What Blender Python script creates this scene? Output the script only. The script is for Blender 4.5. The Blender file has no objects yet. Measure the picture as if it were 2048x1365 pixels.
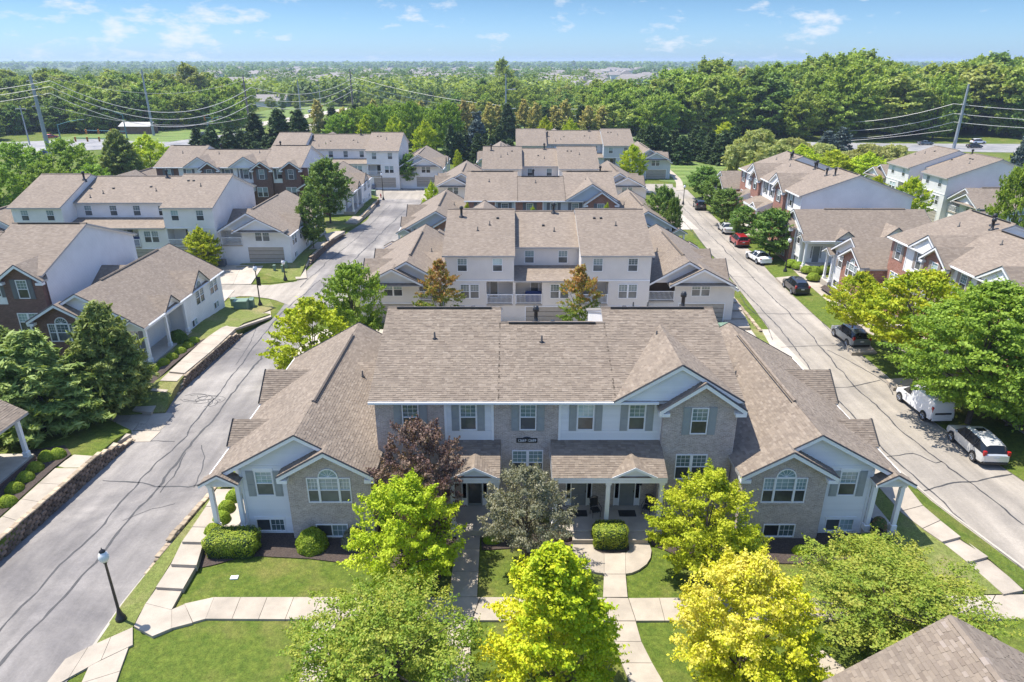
import bpy, math, random
import numpy as np
from mathutils import Vector, Matrix
random.seed(7)
rng = np.random.default_rng(11)
S = bpy.context.scene
COL = S.collection
# ------------------------------------------------------------ camera
CAMH = 25.0; F = 1365.0; PITCH = math.atan(560.0/F)
cp, sp = math.cos(PITCH), math.sin(PITCH)
cam = bpy.data.cameras.new('camera'); camo = bpy.data.objects.new('camera', cam); COL.objects.link(camo)
camo.location = (0, 0, CAMH); camo.rotation_euler = (math.pi/2-PITCH, 0, 0)
cam.sensor_width = 36; cam.lens = 24; cam.clip_end = 30000; cam.clip_start = 0.5
S.camera = camo
S.render.resolution_x = 1024; S.render.resolution_y = 682
S.view_settings.view_transform = 'Standard'; S.view_settings.look = 'None'
S.view_settings.exposure = 0.98; S.view_settings.gamma = 1
# ------------------------------------------------------------ light
SUNV = Vector((-0.40, 0.17, 1.0)).normalized()          # towards the sun
elev = math.asin(SUNV.z); azim = math.atan2(SUNV.x, SUNV.y)
W = bpy.data.worlds.new('World'); S.world = W; W.use_nodes = True
nt = W.node_tree; nt.nodes.clear()
def N(t, **k):
    n = nt.nodes.new(t)
    for a, b in k.items(): setattr(n, a, b)
    return n
out = N('ShaderNodeOutputWorld'); bg = N('ShaderNodeBackground'); bg.inputs['Strength'].default_value = 0.15
sky = N('ShaderNodeTexSky'); sky.sky_type = 'NISHITA'; sky.sun_disc = False
sky.sun_elevation = elev; sky.sun_rotation = azim; sky.air_density = 1.0; sky.dust_density = 0.7; sky.ozone_density = 2.5; sky.altitude = 250
geo = N('ShaderNodeTexCoord'); sep = N('ShaderNodeSeparateXYZ'); nt.links.new(geo.outputs['Generated'], sep.inputs[0])
# clouds: small fair-weather puffs low in the sky
mp = N('ShaderNodeMapping'); mp.inputs['Scale'].default_value = (20, 20, 55); nt.links.new(geo.outputs['Generated'], mp.inputs[0])
n1 = N('ShaderNodeTexNoise'); n1.inputs['Scale'].default_value = 1.0; n1.inputs['Detail'].default_value = 9; n1.inputs['Roughness'].default_value = 0.6
nt.links.new(mp.outputs[0], n1.inputs['Vector'])
n2 = N('ShaderNodeTexNoise'); n2.inputs['Scale'].default_value = 0.22; n2.inputs['Detail'].default_value = 2
nt.links.new(mp.outputs[0], n2.inputs['Vector'])
# more cloud towards -X: add -x*0.12
wx = N('ShaderNodeMath', operation='MULTIPLY_ADD'); wx.inputs[1].default_value = -0.2; nt.links.new(sep.outputs['X'], wx.inputs[0]); nt.links.new(n2.outputs[0], wx.inputs[2])
ad = N('ShaderNodeMath', operation='MULTIPLY_ADD'); ad.inputs[1].default_value = 0.55; nt.links.new(wx.outputs[0], ad.inputs[0]); nt.links.new(n1.outputs[0], ad.inputs[2])
rp = N('ShaderNodeValToRGB'); rp.color_ramp.elements[0].position = 0.835; rp.color_ramp.elements[0].color = (0,0,0,1)
rp.color_ramp.elements[1].position = 1.08; rp.color_ramp.elements[1].color = (.8,.8,.8,1); nt.links.new(ad.outputs[0], rp.inputs[0])
hs = N('ShaderNodeHueSaturation'); hs.inputs['Saturation'].default_value = 1.0; hs.inputs['Value'].default_value = 1.0
nt.links.new(sky.outputs[0], hs.inputs['Color'])
# clear summer air: the low sky stays blue instead of going cream
low = N('ShaderNodeValToRGB'); low.color_ramp.elements[0].position = 0.0; low.color_ramp.elements[0].color = (.34,.50,.80,1)
low.color_ramp.elements[1].position = .08; e_ = low.color_ramp.elements.new(.085); e_.color = (.215,.315,.46,1); e2_ = low.color_ramp.elements[-1]
e3_ = low.color_ramp.elements.new(.25); e3_.color = (.62,.75,.92,1); low.color_ramp.elements[-1].position = .6; low.color_ramp.elements[-1].color = (.92,1.0,1.12,1); low.color_ramp.elements[1].position = .08; low.color_ramp.elements[1].color = (.215,.315,.46,1); nt.links.new(sep.outputs['Z'], low.inputs[0])
tn = N('ShaderNodeMixRGB', blend_type='MULTIPLY'); tn.inputs['Fac'].default_value = 1; nt.links.new(hs.outputs[0], tn.inputs['Color1']); nt.links.new(low.outputs[0], tn.inputs['Color2'])
mx = N('ShaderNodeMixRGB'); mx.inputs['Color2'].default_value = (3.1, 3.25, 3.5, 1)
nt.links.new(rp.outputs[0], mx.inputs['Fac']); nt.links.new(tn.outputs[0], mx.inputs['Color1'])
nt.links.new(mx.outputs[0], bg.inputs['Color']); nt.links.new(bg.outputs[0], out.inputs['Surface'])
sl = bpy.data.lights.new('sun', 'SUN'); sl.energy = 4.3; sl.angle = math.radians(0.5); sl.color = (1, .935, .83)
so = bpy.data.objects.new('sun', sl); COL.objects.link(so); so.rotation_euler = (-SUNV).to_track_quat('-Z', 'Y').to_euler(); so.location = (0, 0, 60)
S.render.engine = 'CYCLES'
S.cycles.max_bounces = 6; S.cycles.diffuse_bounces = 3; S.cycles.glossy_bounces = 3; S.cycles.transmission_bounces = 4
S.cycles.transparent_max_bounces = 6; S.cycles.volume_bounces = 0

# ------------------------------------------------------------ projection (photo pixel 2048x1365 -> place)
def ray(u, v):
    a = (u-1024)/F; b = -(v-682)/F
    return Vector((a, cp+b*sp, -sp+b*cp))
def P(u, v, z=0.0):
    d = ray(u, v); t = (z-CAMH)/d.z
    return Vector((d.x*t, d.y*t, z))
def PY(u, v, Y):
    d = ray(u, v); t = Y/d.y
    return Vector((d.x*t, Y, CAMH+d.z*t))
def PX(u, Y, z):
    zc = Y*cp+(CAMH-z)*sp
    return Vector(((u-1024)/F*zc, Y, z))
# ------------------------------------------------------------ object helpers
def tag(o, label=None, cat=None, group=None, kind=None):
    if label: o['label'] = label
    if cat: o['category'] = cat
    if group: o['group'] = group
    if kind: o['kind'] = kind
    return o
def empty(name, loc=(0,0,0), rz=0, label=None, cat=None, group=None, kind=None, parent=None):
    o = bpy.data.objects.new(name, None); COL.objects.link(o)
    o.location = loc; o.rotation_euler = (0, 0, rz); o.empty_display_size = .3
    if parent: o.parent = parent
    return tag(o, label, cat, group, kind)
def mobj(name, me, parent=None, M4=None):
    o = bpy.data.objects.new(name, me); COL.objects.link(o)
    if parent: o.parent = parent
    if M4 is not None: o.matrix_basis = M4
    return o
def copy_tree(o, parent=None):
    c = o.copy(); COL.objects.link(c)
    if parent: c.parent = parent
    for ch in list(o.children): copy_tree(ch, c)
    return c
class MB:
    def __init__(s): s.v=[]; s.f=[]; s.m=[]; s.uv=[]
    def face(s, pts, mi=0, uv=None):
        i = len(s.v); pts = [Vector(p) for p in pts]
        s.v += [tuple(p) for p in pts]; s.f.append(tuple(range(i, i+len(pts)))); s.m.append(mi)
        if uv is None:
            n = Vector((0,0,0))
            for k in range(len(pts)):
                a = pts[k]; b = pts[(k+1)%len(pts)]
                n += Vector(((a.y-b.y)*(a.z+b.z), (a.z-b.z)*(a.x+b.x), (a.x-b.x)*(a.y+b.y)))
            if n.length < 1e-12: n = Vector((0,0,1))
            n.normalize()
            if abs(n.z) > .995: uv = [(p.x, p.y) for p in pts]
            else:
                U = Vector((0,0,1)).cross(n).normalized(); Vv = n.cross(U)
                uv = [(p.dot(U), p.dot(Vv)) for p in pts]
        s.uv += uv
    def box(s, x0, x1, y0, y1, z0, z1, mi=0):
        c = [(x,y,z) for z in (z0,z1) for y in (y0,y1) for x in (x0,x1)]
        for q in ((0,2,3,1),(4,5,7,6),(0,1,5,4),(2,6,7,3),(0,4,6,2),(1,3,7,5)): s.face([c[k] for k in q], mi)
    def bbox(s, x0, x1, y0, y1, z0, z1, b=.02, mi=0):     # box with chamfered vertical and top edges
        if x0 > x1: x0, x1 = x1, x0
        if y0 > y1: y0, y1 = y1, y0
        r = [(x0+b,y0),(x1-b,y0),(x1,y0+b),(x1,y1-b),(x1-b,y1),(x0+b,y1),(x0,y1-b),(x0,y0+b)]
        cx, cy = (x0+x1)/2, (y0+y1)/2
        def sh(p): return (p[0]+(b if p[0]<cx else -b)*.9, p[1]+(b if p[1]<cy else -b)*.9)
        t = [sh(p) for p in r]
        for k in range(8):
            a, c = r[k], r[(k+1)%8]; d, e = t[k], t[(k+1)%8]
            s.face([(a[0],a[1],z0),(c[0],c[1],z0),(c[0],c[1],z1-b),(a[0],a[1],z1-b)], mi)
            s.face([(a[0],a[1],z1-b),(c[0],c[1],z1-b),(e[0],e[1],z1),(d[0],d[1],z1)], mi)
        s.face([(p[0],p[1],z1) for p in t], mi)
    def tube(s, pts, rad, n=6, mi=0, cap=True):
        pts = [Vector(p) for p in pts]; rings = []
        if not hasattr(rad, '__len__'): rad = [rad]*len(pts)
        for k, p in enumerate(pts):
            d = (pts[min(k+1,len(pts)-1)]-pts[max(k-1,0)]).normalized()
            a = d.cross(Vector((0,0,1)) if abs(d.z)<.9 else Vector((1,0,0))).normalized(); b = d.cross(a)
            rings.append([p+(a*math.cos(2*math.pi*j/n)+b*math.sin(2*math.pi*j/n))*rad[k] for j in range(n)])
        for k in range(len(rings)-1):
            for j in range(n):
                s.face([rings[k][j], rings[k][(j+1)%n], rings[k+1][(j+1)%n], rings[k+1][j]], mi)
        if cap: s.face(rings[-1], mi); s.face(rings[0][::-1], mi)
    def lathe(s, prof, n=10, mi=0, c=(0,0)):
        for (r0,z0),(r1,z1) in zip(prof, prof[1:]):
            for j in range(n):
                a = 2*math.pi*j/n; b = 2*math.pi*(j+1)/n
                s.face([(c[0]+r0*math.cos(a),c[1]+r0*math.sin(a),z0),(c[0]+r0*math.cos(b),c[1]+r0*math.sin(b),z0),
                        (c[0]+r1*math.cos(b),c[1]+r1*math.sin(b),z1),(c[0]+r1*math.cos(a),c[1]+r1*math.sin(a),z1)], mi)
    def mesh(s, name, mats, smooth=False):
        me = bpy.data.meshes.new(name); me.from_pydata(s.v, [], s.f)
        for m in mats: me.materials.append(m)
        me.polygons.foreach_set('material_index', s.m)
        uvl = me.uv_layers.new(name='UVMap'); uvl.data.foreach_set('uv', np.array(s.uv, dtype=np.float32).ravel())
        if smooth:
            import bmesh
            bm = bmesh.new(); bm.from_mesh(me); bmesh.ops.remove_doubles(bm, verts=bm.verts, dist=1e-4); bm.to_mesh(me); bm.free()
            me.polygons.foreach_set('use_smooth', [True]*len(me.polygons))
        me.update(); return me
    def build(s, name, mats, parent=None, smooth=False, M4=None):
        if not isinstance(mats, (list, tuple)): mats = [mats]
        return mobj(name, s.mesh(name, mats, smooth), parent, M4)
def traps(polys, step=None, t0=0.0):
    br = sorted({round(p[1], 5) for q in polys for p in q}); lo, hi = br[0], br[-1]
    if step:
        k = math.ceil((lo-t0)/step)
        while t0+k*step < hi: br.append(t0+k*step); k += 1
        br = sorted(br)
    E = [(q[i], q[(i+1)%len(q)]) for q in polys for i in range(len(q))]
    res = []
    for a, b in zip(br, br[1:]):
        if b-a < 1e-4: continue
        m = (a+b)/2; cr = []
        for (p, q) in E:
            if (p[1]-m)*(q[1]-m) < 0:
                f = lambda t: p[0]+(q[0]-p[0])*(t-p[1])/(q[1]-p[1])
                cr.append((f(m), f(a), f(b)))
        cr.sort()
        for i in range(0, len(cr)-1, 2): res.append((a, b, cr[i][1], cr[i+1][1], cr[i][2], cr[i+1][2]))
    return res
# ------------------------------------------------------------ materials
class NT:
    def __init__(s, name):
        s.m = bpy.data.materials.new(name); s.m.use_nodes = True; s.t = s.m.node_tree
        s.b = s.t.nodes['Principled BSDF']; s.o = s.t.nodes['Material Output']
    def n(s, t, **k):
        x = s.t.nodes.new(t)
        for a, b in k.items():
            if a in x.inputs.keys(): x.inputs[a].default_value = b
            else: setattr(x, a, b)
        return x
    def l(s, a, b): s.t.links.new(a, b)
    def val(s, op, a, b=None, c=None):
        x = s.n('ShaderNodeMath', operation=op)
        for i, q in enumerate((a, b, c)):
            if q is None: continue
            if isinstance(q, (int, float)): x.inputs[i].default_value = q
            else: s.l(q, x.inputs[i])
        return x.outputs[0]
    def mix(s, f, a, b, bt='MIX'):
        x = s.n('ShaderNodeMixRGB', blend_type=bt)
        for i, q in enumerate((f, a, b)):
            if isinstance(q, (int, float)): x.inputs[i].default_value = q
            elif isinstance(q, tuple): x.inputs[i].default_value = (*q[:3], 1)
            else: s.l(q, x.inputs[i])
        return x.outputs[0]
    def noise(s, vec, scale, detail=4, rough=.55, dist=0.0):
        x = s.n('ShaderNodeTexNoise'); x.inputs['Scale'].default_value = scale; x.inputs['Detail'].default_value = detail
        x.inputs['Roughness'].default_value = rough; x.inputs['Distortion'].default_value = dist
        if vec is not None: s.l(vec, x.inputs['Vector'])
        return x.outputs[0]
    def ramp(s, f, stops):
        x = s.n('ShaderNodeValToRGB'); e = x.color_ramp.elements
        while len(e) < len(stops): e.new(.5)
        for k, (p, c) in enumerate(stops):
            e[k].position = p; e[k].color = (*c[:3], 1) if isinstance(c, tuple) else (c, c, c, 1)
        s.l(f, x.inputs[0]); return x.outputs[0]
    def bump(s, h, strength=.3, dist=.02):
        x = s.n('ShaderNodeBump'); x.inputs['Strength'].default_value = strength; x.inputs['Distance'].default_value = dist
        s.l(h, x.inputs['Height']); s.l(x.outputs[0], s.b.inputs['Normal'])
    def col(s, c):
        if isinstance(c, tuple): s.b.inputs['Base Color'].default_value = (*c[:3], 1)
        else: s.l(c, s.b.inputs['Base Color'])
    def rough(s, r): s.b.inputs['Roughness'].default_value = r
    def uv(s): return s.n('ShaderNodeTexCoord').outputs['UV']
    def pos(s): return s.n('ShaderNodeNewGeometry').outputs['Position']
    def isl(s): return s.n('ShaderNodeNewGeometry').outputs['Random Per Island']
    def orand(s): return s.n('ShaderNodeObjectInfo').outputs['Random']
def plain(name, c, rough=.6, metal=0, var=.12, sc=3.0, orand=False):
    m = NT(name); nz = m.noise(m.pos(), sc, 5)
    k = m.ramp(nz, [(.3, 1-var), (.7, 1+0*var)]); cc = m.mix(1.0, c, k, 'MULTIPLY')
    if orand: cc = m.mix(1, cc, m.ramp(m.orand(), [(0, .55), (1, 1.3)]), 'MULTIPLY')
    m.col(cc); m.rough(rough); m.b.inputs['Metallic'].default_value = metal
    return m.m
def siding_mat(name, c):
    m = NT(name); uv = m.uv(); sx = m.n('ShaderNodeSeparateXYZ'); m.l(uv, sx.inputs[0])
    t = m.val('FRACT', m.val('DIVIDE', sx.outputs[1], .115))
    line = m.ramp(t, [(0, .5), (.16, 1.0), (.9, 1.0), (1, .75)])
    nz = m.noise(m.pos(), .7, 5); k = m.ramp(nz, [(.25, .88), (.75, 1.02)])
    m.col(m.mix(1, m.mix(1, c, line, 'MULTIPLY'), k, 'MULTIPLY')); m.rough(.55)
    m.bump(m.val('SUBTRACT', 1.0, t), .5, .02); return m.m
def lap_mat(name, c):
    m = NT(name); nz = m.noise(m.pos(), .7, 6); k = m.ramp(nz, [(.25, .92), (.75, 1.0)])
    j = m.ramp(m.isl(), [(0, .93), (1, 1.0)])
    m.col(m.mix(1, m.mix(1, c, k, 'MULTIPLY'), j, 'MULTIPLY')); m.rough(.5); return m.m
def brick_mat(name, c1, c2, mortar):
    m = NT(name); b = m.n('ShaderNodeTexBrick'); m.l(m.uv(), b.inputs['Vector'])
    b.inputs['Color1'].default_value = (*c1, 1); b.inputs['Color2'].default_value = (*c2, 1); b.inputs['Mortar'].default_value = (*mortar, 1)
    b.inputs['Scale'].default_value = 1; b.inputs['Brick Width'].default_value = .215; b.inputs['Row Height'].default_value = .076
    b.inputs['Mortar Size'].default_value = .007; b.inputs['Mortar Smooth'].default_value = .2; b.inputs['Bias'].default_value = -.1
    nz = m.noise(m.uv(), 1.3, 6, .6); k = m.ramp(nz, [(.3, .84), (.7, 1.12)])
    n3 = m.noise(m.uv(), 11, 2, .6); k3 = m.ramp(n3, [(.3, .8), (.7, 1.2)])
    m.col(m.mix(1, m.mix(1, b.outputs['Color'], k, 'MULTIPLY'), k3, 'MULTIPLY')); m.rough(.85)
    m.bump(m.val('SUBTRACT', 1.0, b.outputs['Fac']), .5, .01); return m.m
SH = [(.158,.124,.095), (.192,.155,.120), (.212,.170,.130), (.175,.140,.109), (.238,.196,.155)]
SHF = [tuple(.8*c+.2*m for c, m in zip(s_, (.197,.159,.129))) for s_ in SH]
def shingle_mat(name):
    m = NT(name); uv = m.uv()
    b = m.n('ShaderNodeTexBrick'); m.l(uv, b.inputs['Vector'])
    b.inputs['Color1'].default_value = (0,0,0,1); b.inputs['Color2'].default_value = (1,1,1,1); b.inputs['Mortar'].default_value = (.35,.35,.35,1)
    b.inputs['Scale'].default_value = 1; b.inputs['Brick Width'].default_value = .27; b.inputs['Row Height'].default_value = .15
    b.inputs['Mortar Size'].default_value = .001; b.offset = .37; b.offset_frequency = 3
    c = m.ramp(b.outputs['Color'], [(0, SHF[0]), (.25, SHF[3]), (.5, SHF[1]), (.78, SHF[2]), (1, SHF[4])])
    sx = m.n('ShaderNodeSeparateXYZ'); m.l(uv, sx.inputs[0]); t = m.val('FRACT', m.val('DIVIDE', sx.outputs[1], .15))
    line = m.ramp(t, [(0, .6), (.14, 1.0), (1, 1.0)])
    nz = m.noise(uv, .45, 6, .6); k = m.ramp(nz, [(.3, .93), (.7, 1.05)])
    st = m.n('ShaderNodeMapping'); st.inputs['Scale'].default_value = (1.6, .12, 1); m.l(uv, st.inputs[0])
    n4 = m.noise(st.outputs[0], 1.0, 4); k4 = m.ramp(n4, [(.35, .97), (.65, 1.02)])
    gr = m.noise(uv, 60, 2, .7); kg = m.ramp(gr, [(.3, .85), (.7, 1.15)])
    for q in (line, k, k4, kg): c = m.mix(1, c, q, 'MULTIPLY')
    hsv = m.n('ShaderNodeHueSaturation'); m.l(c, hsv.inputs['Color']); m.l(m.ramp(m.orand(), [(0, .93), (1, 1.08)]), hsv.inputs['Value'])
    m.col(hsv.outputs[0]); m.rough(.92); m.bump(m.val('SUBTRACT', 1.0, t), .35, .015); return m.m
def tab_mat(name):
    m = NT(name); c = m.ramp(m.isl(), [(0, SH[0]), (.2, SH[3]), (.5, SH[1]), (.8, SH[2]), (1, SH[4])])
    nz = m.noise(m.pos(), .45, 6, .6); k = m.ramp(nz, [(.3, .9), (.7, 1.07)])
    gr = m.noise(m.pos(), 60, 2, .7); kg = m.ramp(gr, [(.3, .85), (.7, 1.15)])
    for q in (k, kg): c = m.mix(1, c, q, 'MULTIPLY')
    m.col(c); m.rough(.92); return m.m
def leaf_mat(name, c1, c2, c3=None, trans=.35):
    m = NT(name); at = m.n('ShaderNodeAttribute', attribute_name='tint'); c3 = c3 or c2
    f = m.val('ADD', m.val('MULTIPLY', at.outputs['Fac'], .65), m.val('MULTIPLY', m.isl(), .35))
    c = m.ramp(f, [(.1, c1), (.5, c2), (.9, c3)])
    h = m.n('ShaderNodeHueSaturation'); m.l(c, h.inputs['Color'])
    m.l(m.ramp(m.orand(), [(0, .49), (1, .51)]), h.inputs['Hue']); m.l(m.ramp(m.orand(), [(0, .88), (1, 1.1)]), h.inputs['Value'])
    m.col(h.outputs[0]); m.rough(.6); m.b.inputs['Specular IOR Level'].default_value = .25
    tr = m.n('ShaderNodeBsdfTranslucent'); m.l(m.mix(1, h.outputs[0], (1.25,1.2,.55), 'MULTIPLY'), tr.inputs['Color'])
    ms = m.n('ShaderNodeMixShader'); ms.inputs[0].default_value = trans
    m.l(m.b.outputs[0], ms.inputs[1]); m.l(tr.outputs[0], ms.inputs[2]); m.l(ms.outputs[0], m.o.inputs['Surface']); return m.m
def concrete(name, c=(.375,.325,.262)):
    m = NT(name); p = m.pos()
    k1 = m.ramp(m.noise(p, .8, 7, .65), [(.3, .76), (.7, 1.1)]); k2 = m.ramp(m.noise(p, 25, 3, .7), [(.3, .93), (.7, 1.05)])
    k3 = m.ramp(m.orand(), [(0, .93), (1, 1.06)]); c_ = c
    for q in (k1, k2, k3): c_ = m.mix(1, c_, q, 'MULTIPLY')
    m.col(c_); m.rough(.85); m.bump(m.noise(p, 40, 3), .15, .01); return m.m
def asphalt(name, c1, c2):
    m = NT(name); p = m.pos(); a = m.noise(p, .12, 6, .62, .6); b = m.noise(p, 1.1, 5, .65); g = m.noise(p, 30, 2, .7)
    stt = m.n('ShaderNodeMapping'); stt.inputs['Scale'].default_value = (1.0, .08, 1); stt.inputs['Rotation'].default_value = (0, 0, .32); m.l(p, stt.inputs[0])
    s2 = m.noise(stt.outputs[0], .9, 4, .6)
    c = m.mix(m.ramp(a, [(.38, 0.0), (.62, 1.0)]), c1, c2)
    for q in (m.ramp(b, [(.3, .9), (.7, 1.08)]), m.ramp(g, [(.3, .88), (.7, 1.12)]), m.ramp(s2, [(.35, .80), (.65, 1.1)]), m.ramp(m.noise(p, 7, 4, .7), [(.35, .9), (.65, 1.06)])): c = m.mix(1, c, q, 'MULTIPLY')
    m.col(c); m.rough(.85); m.bump(g, .2, .01); return m.m
def grass_mat(name, c1, c2, dry, stripe=0):
    m = NT(name); p = m.pos(); a = m.noise(p, .25, 5, .6); b = m.noise(p, 2.2, 4, .6); g = m.noise(p, 18, 3, .75)
    c = m.mix(m.ramp(b, [(.35, 0.0), (.65, 1.0)]), c1, c2)
    c = m.mix(m.ramp(a, [(.5, 0.0), (.68, .8)]), c, dry)
    c = m.mix(1, c, m.ramp(g, [(.3, .55), (.7, 1.4)]), 'MULTIPLY'); c = m.mix(1, c, m.ramp(m.noise(p, 5, 4, .7), [(.35, .8), (.65, 1.18)]), 'MULTIPLY')
    if stripe:
        sx = m.n('ShaderNodeSeparateXYZ'); m.l(p, sx.inputs[0])
        w = m.val('SINE', m.val('MULTIPLY', m.val('ADD', sx.outputs[1], m.val('MULTIPLY', sx.outputs[0], .12)), stripe))
        c = m.mix(1, c, m.ramp(m.val('MULTIPLY_ADD', w, .5, .5), [(.3, .85), (.7, 1.12)]), 'MULTIPLY')
    m.col(c); m.rough(.9); m.b.inputs['Specular IOR Level'].default_value = .15
    m.bump(m.noise(p, 30, 3, .8), .6, .05); return m.m
def glass_mat(name, c, c2, rough=.06):
    m = NT(name); f = m.noise(m.pos(), .9, 3); cc = m.mix(m.ramp(f, [(.35, 0.0), (.65, 1.0)]), c, c2)
    k = m.ramp(m.orand(), [(0, .35), (.5, .9), (1, 1.7)]); m.col(m.mix(1, cc, k, 'MULTIPLY')); m.rough(rough)
    m.b.inputs['Specular IOR Level'].default_value = .7; return m.m
MT = {}
MT['shingle'] = shingle_mat('shingle'); MT['tab'] = tab_mat('shingle_tab')
MT['trim'] = plain('white_trim', (.80,.80,.80), .45, var=.06); MT['fascia'] = plain('grey_fascia', (.42,.40,.38), .5)
MT['dark'] = plain('dark_metal', (.02,.02,.022), .4); MT['blackmulch'] = plain('mulch', (.085,.062,.052), .95, var=.7, sc=14)
MT['shutter'] = plain('shutter_grey', (.30,.325,.33), .5); MT['shutter2'] = plain('shutter_slate', (.13,.14,.155), .5); MT['shutter3'] = plain('shutter_taupe', (.30,.26,.23), .5)
MT['brick_tan'] = brick_mat('brick_tan', (.37,.30,.26), (.48,.41,.37), (.58,.54,.50))
MT['brick_dark'] = brick_mat('brick_dark', (.13,.062,.045), (.19,.095,.07), (.22,.18,.16))
MT['brick_red'] = brick_mat('brick_red', (.27,.115,.075), (.37,.17,.12), (.36,.30,.27))
MT['side_pale'] = siding_mat('siding_pale', (.70,.70,.70)); MT['side_greige'] = siding_mat('siding_greige', (.74,.70,.655))
MT['side_white'] = siding_mat('siding_white', (.82,.81,.79)); MT['side_blue'] = siding_mat('siding_blue', (.52,.57,.60))
MT['lap_pale'] = lap_mat('lap_pale', (.74,.735,.73)); MT['glass_hi'] = glass_mat('glass_blinds', (.16,.24,.24), (.30,.38,.37))
MT['glass_lo'] = glass_mat('glass_screen', (.05,.055,.06), (.11,.12,.12), .18)
MT['door'] = plain('door_grey', (.22,.23,.23), .45); MT['garage'] = plain('garage_door_tan', (.40,.36,.31), .5)
MT['concrete'] = concrete('concrete'); MT['concrete2'] = concrete('drive_concrete', (.42,.375,.315)); MT['kerb'] = concrete('kerb_concrete', (.38,.345,.29))
MT['asphaltL'] = asphalt('asphalt_grey', (.135,.125,.122), (.275,.253,.23)); MT['asphaltR'] = asphalt('asphalt_pale', (.325,.288,.24), (.255,.228,.195))
MT['asphaltF'] = asphalt('asphalt_far', (.20,.20,.21), (.30,.29,.28))
MT['tar'] = plain('tar', (.055,.055,.058), .7, var=.4); MT['grass'] = grass_mat('lawn', (.070,.108,.016), (.115,.150,.024), (.18,.165,.05))
MT['grassdry'] = grass_mat('verge_grass', (.13,.16,.04), (.17,.19,.055), (.26,.215,.11)); MT['field'] = grass_mat('field', (.11,.17,.04), (.15,.21,.06), (.20,.21,.08), 1.1)
MT['block'] = plain('retaining_block', (.22,.155,.112), .95, var=.5, sc=6, orand=True); MT['blocktop'] = plain('tan_stone', (.42,.33,.23), .9, var=.3, sc=5, orand=True)
MT['gravel'] = plain('gravel', (.42,.37,.30), .95, var=.6, sc=9); MT['bark'] = plain('bark', (.12,.09,.07), .9, var=.4, sc=6)
MT['green_box'] = plain('utility_green', (.16,.24,.18), .5); MT['pole'] = plain('galvanised_pole', (.30,.33,.36), .5); MT['wood_pole'] = plain('timber_pole', (.16,.14,.13), .8)
MT['lampglass'] = plain('lamp_globe', (.8,.8,.8), .2); MT['teal'] = plain('teal_mast', (.07,.19,.20), .4); MT['signal'] = plain('signal_orange', (.55,.22,.03), .5)
MT['wire'] = plain('wire', (.62,.60,.56), .5); MT['farroof'] = plain('far_roof', (.24,.22,.21), .9); MT['rubber'] = plain('rubber', (.018,.018,.018), .8); MT['rim'] = plain('rim', (.42,.43,.44), .3, .7)
MT['tail'] = plain('tail_lamp', (.35,.01,.01), .2); MT['head'] = plain('head_lamp', (.7,.72,.75), .1); MT['plate'] = plain('number_plate', (.6,.6,.62), .4)
MT['carglass'] = plain('car_glass', (.012,.014,.016), .05); MT['blackplastic'] = plain('black_plastic', (.02,.02,.02), .55); MT['recess'] = plain('balcony_recess_brown', (.12,.085,.06), .8)
MT['metalroof'] = plain('metal_roof', (.33,.32,.33), .4, .3); MT['pot'] = plain('flower_pot', (.04,.035,.03), .6)
MT['bluecloth'] = plain('blue_cloth', (.04,.07,.22), .8)
def paint(name, c, metal=.0):
    m = NT(name); m.col(c); m.rough(.28); m.b.inputs['Metallic'].default_value = metal; m.b.inputs['Coat Weight'].default_value = .8; m.b.inputs['Coat Roughness'].default_value = .05; return m.m
LEAF = dict(
 lime=leaf_mat('leaf_lime', (.20,.29,.012), (.40,.50,.02), (.58,.62,.06)), yellow=leaf_mat('leaf_yellow', (.28,.42,.015), (.60,.62,.025), (.84,.76,.17)),
 limeyellow=leaf_mat('leaf_lime_yellow', (.22,.38,.012), (.52,.58,.02), (.82,.72,.06)),
 purple=leaf_mat('leaf_purple', (.085,.045,.045), (.165,.10,.09), (.27,.19,.145), .25), olive=leaf_mat('leaf_olive', (.14,.15,.09), (.24,.24,.155), (.35,.325,.225), .3),
 locust=leaf_mat('leaf_locust', (.14,.24,.025), (.27,.36,.045), (.44,.44,.08), .35), green=leaf_mat('leaf_green', (.11,.20,.02), (.21,.33,.035), (.33,.46,.07)),
 yellowgreen=leaf_mat('leaf_yellow_green', (.20,.33,.018), (.37,.47,.025), (.58,.60,.04)), mid=leaf_mat('leaf_mid', (.075,.15,.025), (.15,.245,.045), (.24,.34,.08), .3),
 autumn=leaf_mat('leaf_autumn', (.11,.19,.02), (.19,.25,.035), (.44,.20,.07)), pine=leaf_mat('needle_pine', (.11,.17,.04), (.22,.29,.07), (.37,.43,.14), .3),
 spruce=leaf_mat('needle_spruce', (.03,.065,.02), (.055,.10,.03), (.10,.155,.05), .15), bluespruce=leaf_mat('needle_blue', (.06,.09,.08), (.10,.14,.13), (.15,.19,.18), .1),
 gold=leaf_mat('leaf_gold', (.13,.18,.035), (.32,.32,.08), (.56,.46,.16), .25), willow=leaf_mat('leaf_willow', (.26,.30,.08), (.38,.41,.14), (.50,.50,.21)),
 hedge=leaf_mat('leaf_hedge', (.16,.25,.02), (.30,.40,.035), (.46,.52,.08), .3), flower=leaf_mat('leaf_flower', (.06,.12,.03), (.12,.16,.05), (.5,.15,.16), .2),
 forest=leaf_mat('leaf_forest', (.12,.20,.025), (.24,.34,.045), (.40,.48,.10), .35), forest2=leaf_mat('leaf_forest_light', (.19,.25,.05), (.31,.38,.09), (.45,.48,.15), .35))
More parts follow.
